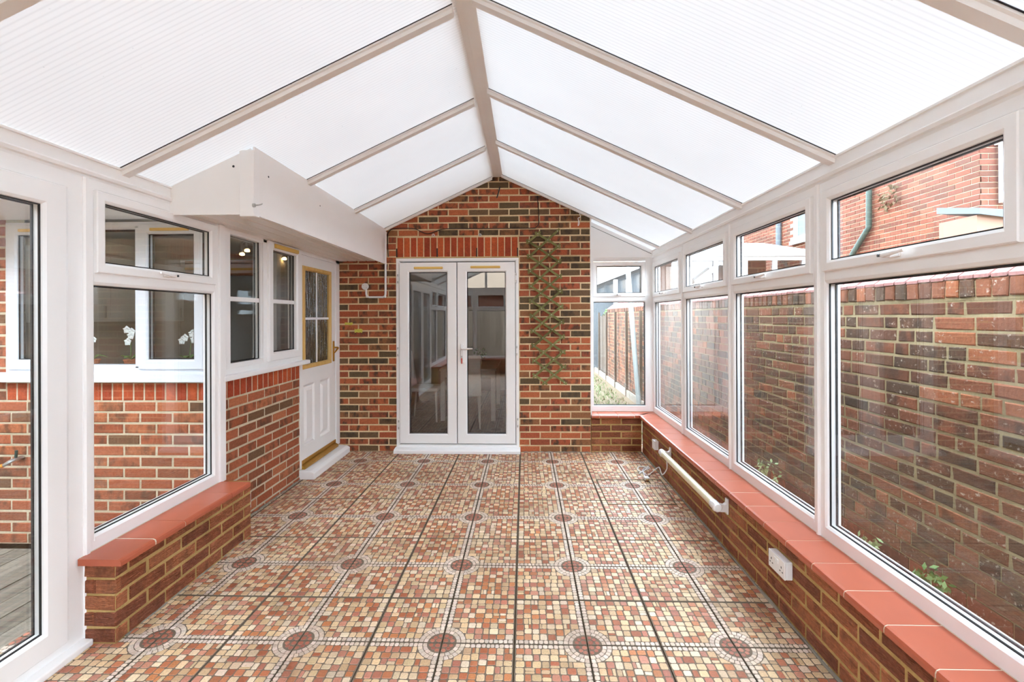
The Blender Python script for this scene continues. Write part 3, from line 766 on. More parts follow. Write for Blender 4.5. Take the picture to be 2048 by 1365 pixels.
def slab_obj(name, *a): return link(name, slope_slab(*a, topmat=1).mesh(name, [M['roof'], M['clear']], recalc=True), ceiling)
for bars, xa, xb in ((barsR, XRIDGE + .03, XR + .09), (barsL, XL - .09, XRIDGE - .03)):
    for a, b in zip(bars, bars[1:] + [YB + .02]):
        if b - a < .1: continue
        slab_obj('roof_panel', xa, xb, a + .004, (b if b < 5 else (5.40 if xa > -1 else YB - .002)) - .004, 0.0, .016)
def bar(y, xa, xb, w=.026, d=.034):
    """sloping glazing bar: flat underside, chamfered cheeks"""
    P = []
    for x in (xa, xb):
        z = roof_z(x)
        P += [(x, y - w - .008, z - .001), (x, y - w - .008, z - .012), (x, y - w, z - .016), (x, y - w + .004, z - d), (x, y + w - .004, z - d), (x, y + w, z - .016), (x, y + w + .008, z - .012), (x, y + w + .008, z - .001)]
    n = 8
    mb = MB().add(P, [tuple(range(n)), tuple(range(2 * n - 1, n - 1, -1))] + [(i, (i + 1) % n, n + (i + 1) % n, n + i) for i in range(n)])
    o = obj('glazing_bar', mb, 'bar', ceiling)
    g = MB()
    for s in (-1, 1): slope_slab(xa, xb, y + s * (w + .010) - .0025, y + s * (w + .010) + .0025, -.003, .002, g)
    obj('bar_gasket', g, 'rubber', o)
for y in barsR[:-1]: bar(y, XRIDGE + .05, XR - .004)
for y in barsL[:-1]: bar(y, XL + .004, XRIDGE - .05)
bar(5.062, XRIDGE + .05, XR - .004, .014, .03); bar(5.085, XL + .004, XRIDGE - .05, .014, .03)
zr = ZR - .030
ridge = MB().prism([(XRIDGE - .066, zr + .004), (XRIDGE - .060, zr - .002), (XRIDGE, zr - .006), (XRIDGE + .060, zr - .002), (XRIDGE + .066, zr + .004), (XRIDGE + .085, zr + .03), (XRIDGE + .06, ZR + .06), (XRIDGE - .06, ZR + .06), (XRIDGE - .085, zr + .03)], YF, YB - .004, 'y')
obj('ridge_beam', ridge, 'bar', ceiling)

# ================================================================== FRONT GABLE (behind the camera)
wf = structure('wall_front', 'low rustic brick wall under the front gable windows', (0, YF, 0), PI, 'wall')
brick_wall(wf, -1.45, 2.03, 0, .377, [], 'rustic', 'mortar_yellow', dep=.09, thick=.12, jit=.002)
obj('sill_board', B(-1.45, 2.03, -.04, .12, .377, .407), 'quarry', wf)
for i, (a, b) in enumerate(((-1.45, -.40), (-.40, .45), (.45, 1.30), (1.30, 2.03))):
    bay(f'window_{20 + i}', ['white framed front gable window bay by the right-hand side', 'white framed front gable window bay under the ridge', 'white framed front gable window bay left of the ridge', 'white framed front gable window bay by the left-hand side'][i], (0, YF, 0), PI, a, b)
gb = structure('trim_31', 'white framed glazed gable triangle over the front windows', (0, YF, 0), PI, 'trim')
obj('gable_beam', B(-1.47, 2.03, -.01, .08, ZF, ZE), 'upvc', gb)
tri = [(-1.44, ZE), (2.00, ZE), (-XRIDGE, ZR - .03)]
obj('pane', MB().prism(tri, .02, .04, 'y'), 'glass', gb)
for u in (-.40, .30, 1.0): obj('gable_mullion', B(u - .03, u + .03, 0, .06, ZE, roof_z(-u) - .02), 'upvc', gb)

# ================================================================== OUTSIDE LEFT: house front, kitchen
wh = structure('wall_house_front', 'red brick house wall facing the patio', (0, YCN, 0), 0, 'wall')
QH = lambda x, y, d=0.0: on(x, y, Y=YCN + d)
kx0, kx1 = QH(12, 700).x, QH(416, 700).x
kz0, kz1 = QH(178, 764).z, 2.12
kr = QH(178, 803).z
brick_wall(wh, -4.6, XH - .012, kr - 13 * .075, 2.35, [(kx0, kx1 + .0, kr, 2.35)], 'brick_house', 'mortar_house', off=.085, dep=.06, thick=.12, rank=lambda p: -p[0])
obj('soldier_mortar', B(kx0, kx1, .0035, .11, kr, kz0), 'mortar_house', wh)
soldier_row(wh, kx0, kx1, kr, kz0 - .004, 'soldier')
obj('wall_end', B(kx1, XH - .014, -.006, .11, kr, 2.34), 'upvc', wh)
wk2 = structure('window_13', 'wide white kitchen window over the patio with three lights', (0, YCN, 0), 0, 'window')
fz0 = QH(178, 745).z
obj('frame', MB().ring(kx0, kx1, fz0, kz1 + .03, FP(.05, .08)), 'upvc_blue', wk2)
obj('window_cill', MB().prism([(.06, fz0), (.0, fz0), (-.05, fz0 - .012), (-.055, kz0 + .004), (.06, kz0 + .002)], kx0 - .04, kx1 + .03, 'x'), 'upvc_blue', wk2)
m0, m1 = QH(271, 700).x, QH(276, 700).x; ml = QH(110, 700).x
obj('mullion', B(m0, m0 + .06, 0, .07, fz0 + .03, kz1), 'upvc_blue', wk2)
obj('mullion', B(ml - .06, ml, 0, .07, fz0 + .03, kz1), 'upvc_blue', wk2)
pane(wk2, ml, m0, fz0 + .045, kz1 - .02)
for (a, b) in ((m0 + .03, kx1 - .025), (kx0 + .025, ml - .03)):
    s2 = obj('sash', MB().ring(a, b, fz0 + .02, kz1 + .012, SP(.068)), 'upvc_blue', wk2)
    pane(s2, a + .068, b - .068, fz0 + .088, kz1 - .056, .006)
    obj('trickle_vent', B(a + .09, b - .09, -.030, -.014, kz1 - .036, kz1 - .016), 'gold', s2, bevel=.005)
# eaves of the house over the patio
ev = structure('trim_32', 'white house eaves soffit and fascia over the patio window', (0, YCN, 0), 0, 'trim')
obj('soffit', B(-4.6, XL - .12, -.60, .0, 2.17, 2.19), 'board', ev); obj('fascia', B(-4.6, XL - .12, -.62, -.60, 2.15, 2.34), 'board', ev)
obj('roof_slope', MB().prism([(-.64, 2.34), (1.6, 3.5), (1.6, 3.56), (-.66, 2.40)], -4.6, XL - .12, 'x'), 'oldroof', ev)
# kitchen room (dim)
kit = structure('wall_kitchen', 'plain kitchen walls, ceiling and floor behind the windows', (0, 0, 0), 0, 'room')
obj('back_partition', B(-4.7, -2.3, 6.2, 6.3, 0, 2.6), 'plaster', kit); obj('side_partition', B(-4.8, -4.7, 3.2, 6.3, 0, 2.6), 'plaster', kit)
obj('kitchen_ceiling', B(-4.8, -2.10, 3.15, 6.3, 2.36, 2.42), 'ceiling_white', kit); obj('kitchen_floor', B(-4.8, -2.10, 3.3, 6.3, -.02, 0), 'dark_floor', kit)
obj('roof_over', B(-4.8, -2.06, 3.1, 6.3, 2.62, 2.7), 'oldroof', kit)
cu = tag(empty('wall_cupboard', (-4.55, 4.6, 0)), 'grey kitchen wall cupboards inside the house', 'cupboard')
obj('carcass', B(-.14, .18, -.9, 1.2, 1.45, 2.15), 'plaster', cu)
for k in range(4):
    dd = obj('door', B(.18, .198, -.895 + k * .525, -.375 + k * .525, 1.46, 2.14), 'ceiling_white', cu, bevel=.004)
    obj('door_handle', B(.198, .216, -.45 + k * .525, -.44 + k * .525, 1.5, 1.62), 'steel', dd)
pel = tag(obj('pelmet', B(-4.3, -2.6, 5.75, 5.80, 2.03, 2.22), 'wood_warm'), 'warm pine pelmet board under the kitchen ceiling', 'pelmet')
tr = tag(empty('spot_track', (0, 0, 2.36)), 'steel ceiling spotlight bar with four warm bulbs in the kitchen', 'spotlight')
sp = [on(482, 510, Z=2.22), on(492, 503, Z=2.22), on(560, 521, Z=2.2), on(566, 519, Z=2.2)]
obj('rail', MB().tube([(q.x, q.y, -.015) for q in sorted(sp, key=lambda q: q.y)], .012, 8), 'steel', tr)
for q in sp:
    h = obj('spot_head', MB().tube([(q.x, q.y, -.01), (q.x, q.y, q.z - 2.36 + .05), (q.x + .03, q.y - .03, q.z - 2.36)], [.010, .016, .034], 10), 'steel', tr)
    obj('bulb', MB().lathe([(.001, -.012), (.024, -.006), (.026, 0), (.001, .006)], 10, 0, (q.x + .034, q.y - .034, q.z - 2.362)), 'bulb', h)
# orchids on the kitchen sill
def flower(parent, c, r):
    fl = MB()
    for k in range(5):
        a = 2 * PI * k / 5 + .3; w = r * (.55 if k % 2 else .42)
        d = Vector((math.cos(a), -.25, math.sin(a))); s = Vector((-math.sin(a), 0, math.cos(a)))
        c0 = Vector(c); fl.add([c0, c0 + d * r * .55 + s * w, c0 + d * r, c0 + d * r * .55 - s * w, c0 + d * r * .5 + Vector((0, -.008, 0))], [(0, 1, 4), (1, 2, 4), (2, 3, 4), (3, 0, 4)])
    f = obj('flower', fl, 'petal', parent, smooth=True); return f
isz = fz0 - .01
tag(obj('kitchen_sill_board', B(kx0, kx1, YCN + .10, YCN + .33, isz - .03, isz), 'ceiling_white'), 'white inner window board behind the patio window', 'shelf')
for i, (px, py, fl) in enumerate(((185, 672, [(183, 668), (190, 680), (181, 688)]), (262, 670, [(256, 660), (264, 672), (258, 684), (266, 664)]), (378, 676, [(366, 682), (386, 668), (390, 680), (372, 676), (392, 664)]))):
    Yo = YCN + .20; b = on(px, 700, Y=Yo)
    po = tag(empty('potted_orchid', (b.x, Yo, isz)), ['white orchid with few blooms by the left mullion of the patio window', 'white orchid with upright blooms in the middle pane of the patio window', 'white orchid with spreading blooms behind the right sash of the patio window'][i], 'orchid', 'orchids on the kitchen window board')
    obj('pot', MB().lathe([(.030, 0), (.042, .07), (.046, .072), (.046, .08), (.038, .08)], 14), 'terracotta', po)
    for k in range(4):
        a = k * 1.7; l = MB(); w = Vector((-math.sin(a), math.cos(a), 0)) * .018; d = Vector((math.cos(a), math.sin(a), 0))
        base = Vector((0, 0, .08)); l.add([base, base + d * .06 + w + Vector((0, 0, .03)), base + d * .12 + Vector((0, 0, .015)), base + d * .06 - w + Vector((0, 0, .03))], [(0, 1, 2, 3)]); obj('leaf', l, 'leaf', po)
    pts = [on(x, y, Y=Yo) - Vector((b.x, Yo, isz)) for x, y in fl]
    top = max(pts, key=lambda q: q.z)
    obj('stem', MB().tube([(0, 0, .07), (top.x * .2, .005, top.z * .6 + .03), (top.x, .006, top.z)], .003, 6), 'leaf', po)
    for q in pts: flower(po, (q.x, -.005, q.z), .030 if i else .024)
# outside tap with hose connector
p = QH(46, 915)
tp = tag(empty('garden_tap', (p.x, YCN, p.z)), 'outside tap with orange hose connector on the brick house wall', 'tap')
obj('body', MB().tube([(0, .0, .0), (0, -.05, 0), (-.01, -.075, -.01), (-.035, -.09, -.03)], [.012, .014, .013, .010], 8), 'steel', tp, smooth=True)
obj('valve', MB().tube([(0, -.045, 0), (.01, -.05, .06)], .008, 8), 'copper_green', tp); obj('hose_connector', MB().tube([(-.035, -.09, -.03), (-.075, -.10, -.04), (-.10, -.105, -.045)], [.012, .014, .009], 8), 'orange', tp)
# patio
ground = tag(obj('ground', B(-30, 30, -30, 40, -.35, -.16), 'earth'), 'bare garden ground round the conservatory', 'ground', kind='structure')
patio = tag(obj('patio', B(-7, -2.12, -6, YCN, -.16, -.075), 'concrete'), 'grey boarded patio beside the house', 'patio', kind='structure')
bmsh = MB().box(0, .135, 0, 9, 0, .03).mesh('deck_board', [M['deck']])
for k in range(34): link('deck_board', bmsh, patio, (-2.27 - k * .142, -6, -.075 + R.uniform(-.002, .002)))
side = tag(obj('path', B(1.50, 2.13, YF - 3, 5.6, -.16, -.10), 'concrete'), 'narrow concrete side path by the garden wall', 'path', kind='structure')

# ================================================================== OUTSIDE RIGHT: garden wall, neighbours
XG = 2.14
wg = structure('wall_garden', 'weathered brick garden wall with brick coping beside the conservatory', (XG, 0, 0), -PI / 2, 'wall')
brick_wall(wg, -12.0, 3.0, -.155, 1.575, [], 'old', 'mortar_old', dep=.06, thick=.22, jit=.0034, flemish=True, bh=.0655, rec=.004, rank=lambda p: abs(-p[0] - 2.1) + (0 if p[1] > .35 else 6) + (8 if -p[0] < .9 else 0))
mb = MB(); n = 0
cm = brick_mesh(.069, .09, .21, 'old', .003, 0)
cps = []
y = 12.0
while y > .2:
    cps.append(y); y -= .078
for y in cps:
    link('coping_brick', brick_mesh(.069, .085, .21, 'old', .003, R.randrange(3)), wg, (-y, R.uniform(-.012, -.004), 1.585))
obj('coping_mortar', B(-12.0, -.2, 0.002, .19, 1.57, 1.66), 'mortar_old', wg)
cvm = MB().add([(0, -.01, .0), (.069, -.01, .0), (.069, .20, .15), (0, .20, .15), (0, -.01, .016), (.069, -.01, .016), (.069, .20, .166), (0, .20, .166)], [(0, 3, 2, 1), (4, 5, 6, 7), (0, 1, 5, 4), (1, 2, 6, 5), (2, 3, 7, 6), (3, 0, 4, 7)]).mesh('coping_slope_brick', [M['coping']])
for y in cps: link('coping_slope_brick', cvm, wg, (-y, R.uniform(-.003, .003), 1.672 + R.uniform(-.003, .003)))
obj('coping_bed', MB().add([(-12.0, .002, 1.66), (-.2, .002, 1.66), (-.2, .2, 1.80), (-12, .2, 1.80), (-12, .2, 1.6), (-.2, .2, 1.6)], [(0, 1, 2, 3), (3, 2, 5, 4), (0, 3, 4), (1, 5, 2), (0, 4, 5, 1)]), 'mortar_old', wg)
# weeds at the foot of the garden wall
def leafy(mb, c, r, n, s, rr, flat=1.0):
    for _ in range(n):
        d = Vector((rr.gauss(0, 1), rr.gauss(0, 1), rr.gauss(0, 1) * flat)); d = d.normalized() * r * rr.random() ** .4
        p = Vector(c) + d; a = Vector((rr.gauss(0, 1), rr.gauss(0, 1), rr.gauss(0, 1))).normalized(); b = a.cross(Vector((rr.gauss(0, 1), rr.gauss(0, 1), rr.gauss(0, 1)))).normalized()
        mb.add([p - a * s, p + b * s * .5, p + a * s, p - b * s * .5], [(0, 1, 2, 3)])
    return mb
wd = ['leafy green weed at the foot of the garden wall behind the socket bay', 'straggly dry weed growing from the garden wall foot', 'small ferny weed by the narrow garden path']
for i, (px, py, r, nn) in enumerate(((1860, 1160, .09, 60), (1735, 1095, .08, 50), (1530, 940, .12, 60))):
    q = on(px, py, X=XG - .12)
    w = tag(empty('weed', (q.x, q.y, -.10)), wd[i], 'weed', 'weeds by the garden wall')
    obj('foliage', leafy(MB(), (0, 0, q.z + .10), r, nn, .022, R, .8), 'leaf' if i == 0 else 'leaf2', w)
    sm = MB()
    for k in range(5): sm.tube([(R.uniform(-.03, .03), R.uniform(-.03, .03), 0), (R.uniform(-.05, .05), R.uniform(-.05, .05), q.z + .1)], .003, 5)
    obj('stem', sm, 'leaf2', w)
# neighbouring house
XN, YN = 5.9, 6.15
nh = tag(empty('neighbour_house', (XN, YN, 0)), 'red brick house standing beyond the garden wall', 'house')
def far_bricks(parent, rz, loc, u0, u1, z0, z1, hole=None):
    mb = MB(); body = MB().box(u0 + .012, u1 - .012, .008, .3, z0 - 2, z1)
    r = 0; z = z0
    while z < z1:
        x = u0 + (-.1125 if r % 2 else 0)
        while x < u1:
            a, b = max(x, u0), min(x + .213, u1)
            if b - a > .03 and not (hole and a < hole[1] and b > hole[0] and z < hole[3] and z + .065 > hole[2]): mb.box(a, b, 0, .02, z, z + .064, rnd=R.random())
            x += .225
        z += .075; r += 1
    w = obj('wall_face', body, 'mortar_house', parent, loc, rz)
    tag(obj('brickwork', mb, 'brick_far', w), kind='stuff'); return w
wa, wb_ = on(1591, 455, X=XN), on(1640, 455, X=XN); wz0, wz1 = on(1600, 480, X=XN).z, on(1600, 425, X=XN).z
wn = far_bricks(nh, -PI / 2, (0, 0, 0), -9.0, 0, 1.2, 5.2, (-(wa.y - YN), -(wb_.y - YN), wz0, wz1 + .6))
far_bricks(nh, 0, (0, 0, 0), .006, 4.0, 1.2, 5.2)
nwu0, nwu1 = -(wa.y - YN), -(wb_.y - YN)
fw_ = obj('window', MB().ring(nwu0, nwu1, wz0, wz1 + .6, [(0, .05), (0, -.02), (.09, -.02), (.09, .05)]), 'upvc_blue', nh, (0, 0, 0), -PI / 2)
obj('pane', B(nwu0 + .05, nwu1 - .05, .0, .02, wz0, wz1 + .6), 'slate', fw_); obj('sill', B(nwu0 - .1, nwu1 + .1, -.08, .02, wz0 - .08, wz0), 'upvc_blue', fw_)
pp = [on(1738, 360, X=XN - .06), on(1737.5, 455, X=XN - .06), on(1733, 462, X=XN - .06), on(1705, 508, X=XN - .06), on(1700, 530, X=XN - .06)]
obj('downpipe', MB().tube([q - Vector((XN, YN, 0)) for q in pp], .045, 10), 'copper_green', nh, smooth=True)
p2 = [on(1613, 300 + k, X=XN - .05) for k in (0,)]
q1, q2 = on(1557, 440, X=XN - .05), on(1557, 495, X=XN - .05)
obj('downpipe', MB().tube([q1 - Vector((XN, YN, 0)), q2 - Vector((XN, YN, 0))], .06, 8), 'slate', nh)
ivy = MB()
for (x, y) in ((1771, 388), (1771, 402), (1769, 415), (1787, 378), (1786, 400)):
    q = on(x, y, X=XN - .05) - Vector((XN, YN, 0)); leafy(ivy, q, .10, 10, .05, R)
obj('ivy', ivy, 'earth', nh)
# porch and white downpipe at the house corner
PY = YN - .55
pr = tag(empty('porch', (0, PY, 0)), 'pale pink rendered porch with slate top against the neighbour house', 'porch')
c0, c1 = on(1954, 430, Y=PY), on(2075, 430, Y=PY)
obj('wall_face', B(c0.x, c1.x, 0, .5, 1.2, c0.z), 'pink', pr)
obj('slate_roof', MB().add([(c0.x - .03, -.06, c0.z), (c1.x, -.06, c0.z - .10), (c1.x, .5, c0.z + .05), (c0.x - .03, .5, c0.z + .12), (c0.x - .03, -.06, c0.z + .07), (c1.x, -.06, c0.z + .02), (c1.x, .5, c0.z + .14), (c0.x - .03, .5, c0.z + .2)], [(0, 3, 2, 1), (4, 5, 6, 7), (0, 1, 5, 4), (1, 2, 6, 5), (2, 3, 7, 6), (3, 0, 4, 7)]), 'slate', pr)
d0, d1 = on(2009, 405, Y=YN - .06), on(2004, 250, Y=YN - .06)
wp = obj('downpipe', MB().tube([(d0.x - XN, -.06, d0.z), (d0.x - XN, -.06, d1.z + .6)], .055, 12), 'upvc', nh, smooth=True)
obj('pipe_bracket', B(d0.x - XN - .075, d0.x - XN + .075, -.09, -.01, d0.z + .75, d0.z + .79), 'upvc', wp)
# neighbour lean-to with white fascia
YLT = 9.35
lt = tag(empty('lean_to', (0, YLT, 0)), 'neighbour lean-to with white fascia board and glazed side beyond the garden wall', 'lean-to')
a, b = on(1345, 512, Y=YLT), on(1621, 498, Y=YLT)
obj('fascia', B(a.x, b.x, 0, .06, a.z - .10, a.z + .075).box(a.x, b.x, -.05, 0, a.z - .02, a.z + .075), 'upvc_blue', lt)
obj('roof_sheet', MB().add([(a.x, 0, a.z + .08), (b.x, 0, a.z + .08), (b.x, 1.8, a.z + .5), (a.x, 1.8, a.z + .5), (a.x, 0, a.z + .1), (b.x, 0, a.z + .1), (b.x, 1.8, a.z + .52), (a.x, 1.8, a.z + .52)], [(0, 3, 2, 1), (4, 5, 6, 7), (0, 1, 5, 4), (1, 2, 6, 5), (2, 3, 7, 6), (3, 0, 4, 7)]), 'galv', lt)
for k in range(6):
    xx = a.x - .3 + k * (b.x - a.x + .2) / 5; obj('post', B(xx - .035, xx + .035, .0, .06, -.1, a.z - .10), 'upvc_blue', lt)
obj('pane', B(a.x, b.x, .05, .07, 1.4, a.z - .1), 'glass', lt); obj('base', B(a.x, b.x, .02, .16, -.1, 1.4), 'brick_house', lt)
obj('back_board', B(a.x, b.x, 1.7, 1.75, .0, a.z + .4), 'pink', lt)
obj('brace', MB().tube([on(1392, 565, Y=YLT - .12) - Vector((0, YLT, 0)), on(1432, 535, Y=YLT - .12) - Vector((0, YLT, 0))], .05, 6), 'upvc_blue', lt)
# passage beyond the corner window: fence, pole, shed, grass, trees
fp = tag(empty('timber_fence', (0, 0, 0)), 'dark timber fence continuing from the garden wall along the passage', 'fence')
for k in range(10):
    y = 12.05 + k * .15; x = 2.16
    obj('fence_board', B(x, x + .02, y, y + .142, -.1, 1.52 + R.uniform(-.03, .02)), 'fence_dark', fp)
for k in range(5):
    y = 8.3 + k * 1.15; x = 2.05
    obj('fence_post', B(x, x + .05, y, y + .05, -.15, 1.60), 'fence_dark', fp)
gbd = MB()
for k in range(5): obj('gravel_board', B(2.06, 2.10, 6.2 + k * 1.5, 7.68 + k * 1.5, -.16, .0), 'concrete', fp)
pb = on(1279, 800, X=1.95)
pb2 = Vector((1.95, pb.y, -.135))
pole = tag(obj('steel_pole', MB().tube([pb2, on(1268, 690, Y=pb.y + .05), on(1256, 540, Y=pb.y + .1)], .042, 12), 'galv', smooth=True), 'leaning galvanised steel pole in the side passage', 'pole')
lw_ = tag(obj('lawn', B(-1.0, 2.1, 5.75, 16, -.16, -.135), 'earth'), 'worn lawn in the side passage', 'lawn', kind='structure')
gr = MB()
for _ in range(2600):
    x, y = R.uniform(.6, 1.95), R.uniform(6.2, 13); a = R.uniform(0, PI); w = .008; hh = R.uniform(.02, .075)
    gr.add([(x - w * math.cos(a), y - w * math.sin(a), -.136), (x + w * math.cos(a), y + w * math.sin(a), -.136), (x + R.uniform(-.03, .03), y + R.uniform(-.03, .03), -.136 + hh)], [(0, 1, 2)], mi=R.choice((0, 0, 1, 2)))
tag(obj('grass', gr, ['leaf', 'leaf2', 'earth']), 'patchy grass and leaf litter in the side passage', 'grass', kind='stuff')
sh = tag(empty('shed', (0, 15.0, 0)), 'grey boarded shed with white bargeboard at the end of the passage', 'shed')
sa, sb = on(1192, 569, Y=15), on(1284, 530, Y=15)
obj('gable', MB().prism([(sa.x - .6, -.2), (sb.x + 1.5, -.2), (sb.x + 1.5, sb.z + .5), (sb.x, sb.z), (sa.x, sa.z), (sa.x - .6, sa.z - .22)], 0, .1, 'y'), 'slate', sh)
obj('bargeboard', MB().prism([(sa.x - .7, sa.z - .30), (sb.x + 1.5, sb.z + .50), (sb.x + 1.5, sb.z + .72), (sa.x - .7, sa.z - .08)], -.25, -.15, 'y'), 'upvc_blue', sh)
obj('roof_slope', MB().prism([(sa.x - .9, sa.z - .14), (sb.x + 1.5, sb.z + .74), (sb.x + 1.5, sb.z + 1.3), (sa.x - .9, sa.z + .42)], -.15, 3, 'y'), 'oldroof', sh)
for px in (1231, 1256): 
    q = on(px, 560, Y=14.7); obj('porch_post', B(q.x - .06, q.x + .06, -.35, -.25, -.2, q.z), 'upvc_blue', sh)
def tree(name, label, base, zc, r, n, s, mat):
    t = tag(empty(name, base), label, 'tree')
    obj('trunk', MB().tube([(0, 0, 0), (.05, .02, zc * .6), (0, 0, zc)], [.09, .07, .03], 8), 'fence', t)
    mb = MB()
    for k in range(6):
        c = (R.uniform(-.5, .5) * r, R.uniform(-.5, .5) * r, zc + R.uniform(-.4, .4) * r); leafy(mb, c, r * .6, n // 6, s, R)
    obj('foliage', mb, mat, t); return t
q = on(1203, 545, Y=17.5); tree('garden_tree', 'pale leafed tree rising behind the shed', (q.x - .3, 17.5 + 2.0, -.16), q.z + .6, 1.1, 800, .07, 'leaf2')
tree('garden_bush', 'green bush over the timber fence beside the lean-to', (2.85, 11.6, -.16), 1.6, .42, 1000, .05, 'leaf')
tree('garden_bush', 'pale green bush over the timber fence near the shed corner', (3.4, 13.2, -.16), 1.6, .5, 1000, .05, 'leaf2')
tree('garden_bush', 'bright green bush standing where the timber fence ends', (2.62, 14.0, -.16), 1.55, .36, 900, .05, 'leaf')
# rear garden fence behind the camera and on the left (seen as reflections)
def fence(name, label, p0, rz, n):
    f = tag(empty(name, p0, rz), label, 'fence')
    me = MB().box(0, .145, 0, .02, 0, 1.85).mesh('fence_board', [M['fence']])
    for k in range(n): link('fence_board', me, f, (k * .152, R.uniform(-.004, .004), -.14 + R.uniform(-.01, .01)))
    for k in range(0, n, 12): obj('fence_post', B(k * .152 - .05, k * .152 + .05, .02, .12, -.14, 1.78), 'fence', f)
    return f
fence('garden_fence', 'tall close-boarded timber fence facing the front gable', (-7, -5.2, 0), 0, 66)
ls = tag(empty('left_shade_house', (-6.0, 0, 0)), 'unseen tall plain brick house added to shade the patio', 'house')  # made-up house, added to keep sky light off the patio
ob = tag(empty('timber_outbuilding', (-4.9, -1.3, 0)), 'L-shaped weathered timber outbuilding with horizontal boards by the patio, front wing added to shade it', 'outbuilding')  # left wing inferred from window reflections; unseen front wing added to shade the patio
obj('frame', B(-.03, 2.4, -.7, 1.67, -.04, 2.7).box(-.55, -.03, -2.4, 3.9, -.04, 2.7), 'fence_dark', ob)
hb = MB().box(0, 2.42, -.028, 0, 0, .148).mesh('cladding_board', [M['clad']])
hb2 = MB().box(-.028, 0, 1.72, 3.92, 0, .148).mesh('cladding_board', [M['clad_y']])
for k in range(18):
    link('cladding_board', hb, ob, (0, 1.7 + R.uniform(-.004, .004), -.03 + k * .152)); link('cladding_board', hb2, ob, (R.uniform(-.004, .004), 0, -.03 + k * .152))
obj('roof_sheet', B(-.6, .12, -2.5, 4.0, 2.71, 2.76).box(.12, 2.5, -.8, 1.85, 2.71, 2.76), 'slate', ob)
rh = tag(empty('rear_bungalow', (0, -9, 0)), 'brick bungalow with tiled roof unseen behind the rear garden fence, shaped to block low sky', 'bungalow')  # house glimpsed in door reflections; its bulk is shaped to block low sky
obj('wall_face', B(-7, 7, -4, 0, -.16, 2.5), 'brick_far', rh)
obj('fascia', B(-7.3, 7.3, 0, .3, 2.4, 2.58), 'upvc_blue', rh)
obj('roof_slope', MB().prism([(.35, 2.5), (-2, 4.2), (-4.35, 2.5)], -7.3, 7.3, 'x'), 'oldroof', rh)
obj('wall_face', B(-4, 0, -5, 9, -.16, 5.6), 'brick_house', ls)
obj('roof_slope', MB().prism([(.35, 5.5), (-2, 7.2), (-4.35, 5.5)], -5.3, 9.3, 'y'), 'oldroof', ls)

# ================================================================== DINING ROOM behind the french doors
dn = structure('wall_dining', 'dim dining room walls, floor and ceiling behind the french doors', (0, 0, 0), 0, 'room')
obj('dining_floor', B(-2.9, .72, 5.34, 9.5, -.03, -.001), 'dark_floor', dn); obj('dining_ceiling', B(-2.9, .72, 5.34, 9.5, 2.4, 2.45), 'ceiling_white', dn)
obj('far_partition', B(-2.9, .72, 9.4, 9.5, 0, 2.4), 'plaster', dn); obj('side_partition', B(-3.0, -2.9, 5.34, 9.5, 0, 2.4), 'plaster', dn); obj('side_partition', B(.62, .72, 5.34, 9.5, 0, 2.4), 'plaster', dn)
YT = 6.62
ta, tb = on(881, 745, Y=YT).x, on(990, 745, Y=YT).x
tb_ = tag(empty('dining_table', ((ta + tb) / 2, YT + .6, 0)), 'white wooden dining table behind the french doors', 'table')
hw = (tb - ta) / 2
obj('table_top', B(-hw - .02, hw + .02, -.6, .75, .72, .75), 'furn', tb_, bevel=.004); obj('apron', MB().ring(-hw + .02, hw - .02, .63, .72, [(0, -.58), (0, -.56), (.0, -.56), (.0, -.58)]).box(-hw + .02, hw - .02, -.57, -.55, .62, .72), 'furn', tb_)
for sx in (-1, 1):
    for sy in (-.57, .68): obj('leg', B(sx * (hw - .03) - .03, sx * (hw - .03) + .03, sy - .03, sy + .03, 0, .72), 'furn', tb_)
def chair(label, loc, rz):
    c = tag(empty('dining_chair', loc, rz), label, 'chair', 'white dining chairs')
    obj('seat', B(-.21, .21, -.21, .21, .43, .49), 'leather', c, bevel=.02)
    obj('backrest', MB().add([(-.21, .17, .44), (.21, .17, .44), (.21, .21, .44), (-.21, .21, .44), (-.20, .25, .99), (.20, .25, .99), (.20, .285, .99), (-.20, .285, .99)], [(0, 3, 2, 1), (4, 5, 6, 7), (0, 1, 5, 4), (1, 2, 6, 5), (2, 3, 7, 6), (3, 0, 4, 7)]), 'leather', c, bevel=.012)
    for sx in (-1, 1):
        for sy, t in ((-1, 0), (1, .03)): obj('leg', MB().tube([(sx * .18, sy * .18, .44), (sx * .19, sy * .19 + t, 0)], [.018, .011], 8), 'furn', c)
p = on(953, 860, Z=0); chair('white leatherette dining chair with its back to the french doors', (p.x - .17, p.y + .22, 0), PI + .12)
p = on(866, 842, Z=0); chair('white leatherette dining chair tucked in at the end of the dining table', (p.x - .12, p.y + .1, 0), PI / 2)
pv = tag(empty('vase_plant', on(958, 722, Y=YT + .45)), 'small green plant in a white vase on the dining table', 'plant')
pv.location.z = .75
obj('vase', MB().lathe([(.03, 0), (.05, .05), (.035, .11), (.03, .12)], 12), 'furn', pv)
pf = MB(); leafy(pf, (.02, 0, .19), .10, 70, .03, R, .9); obj('foliage', pf, 'leaf', pv)

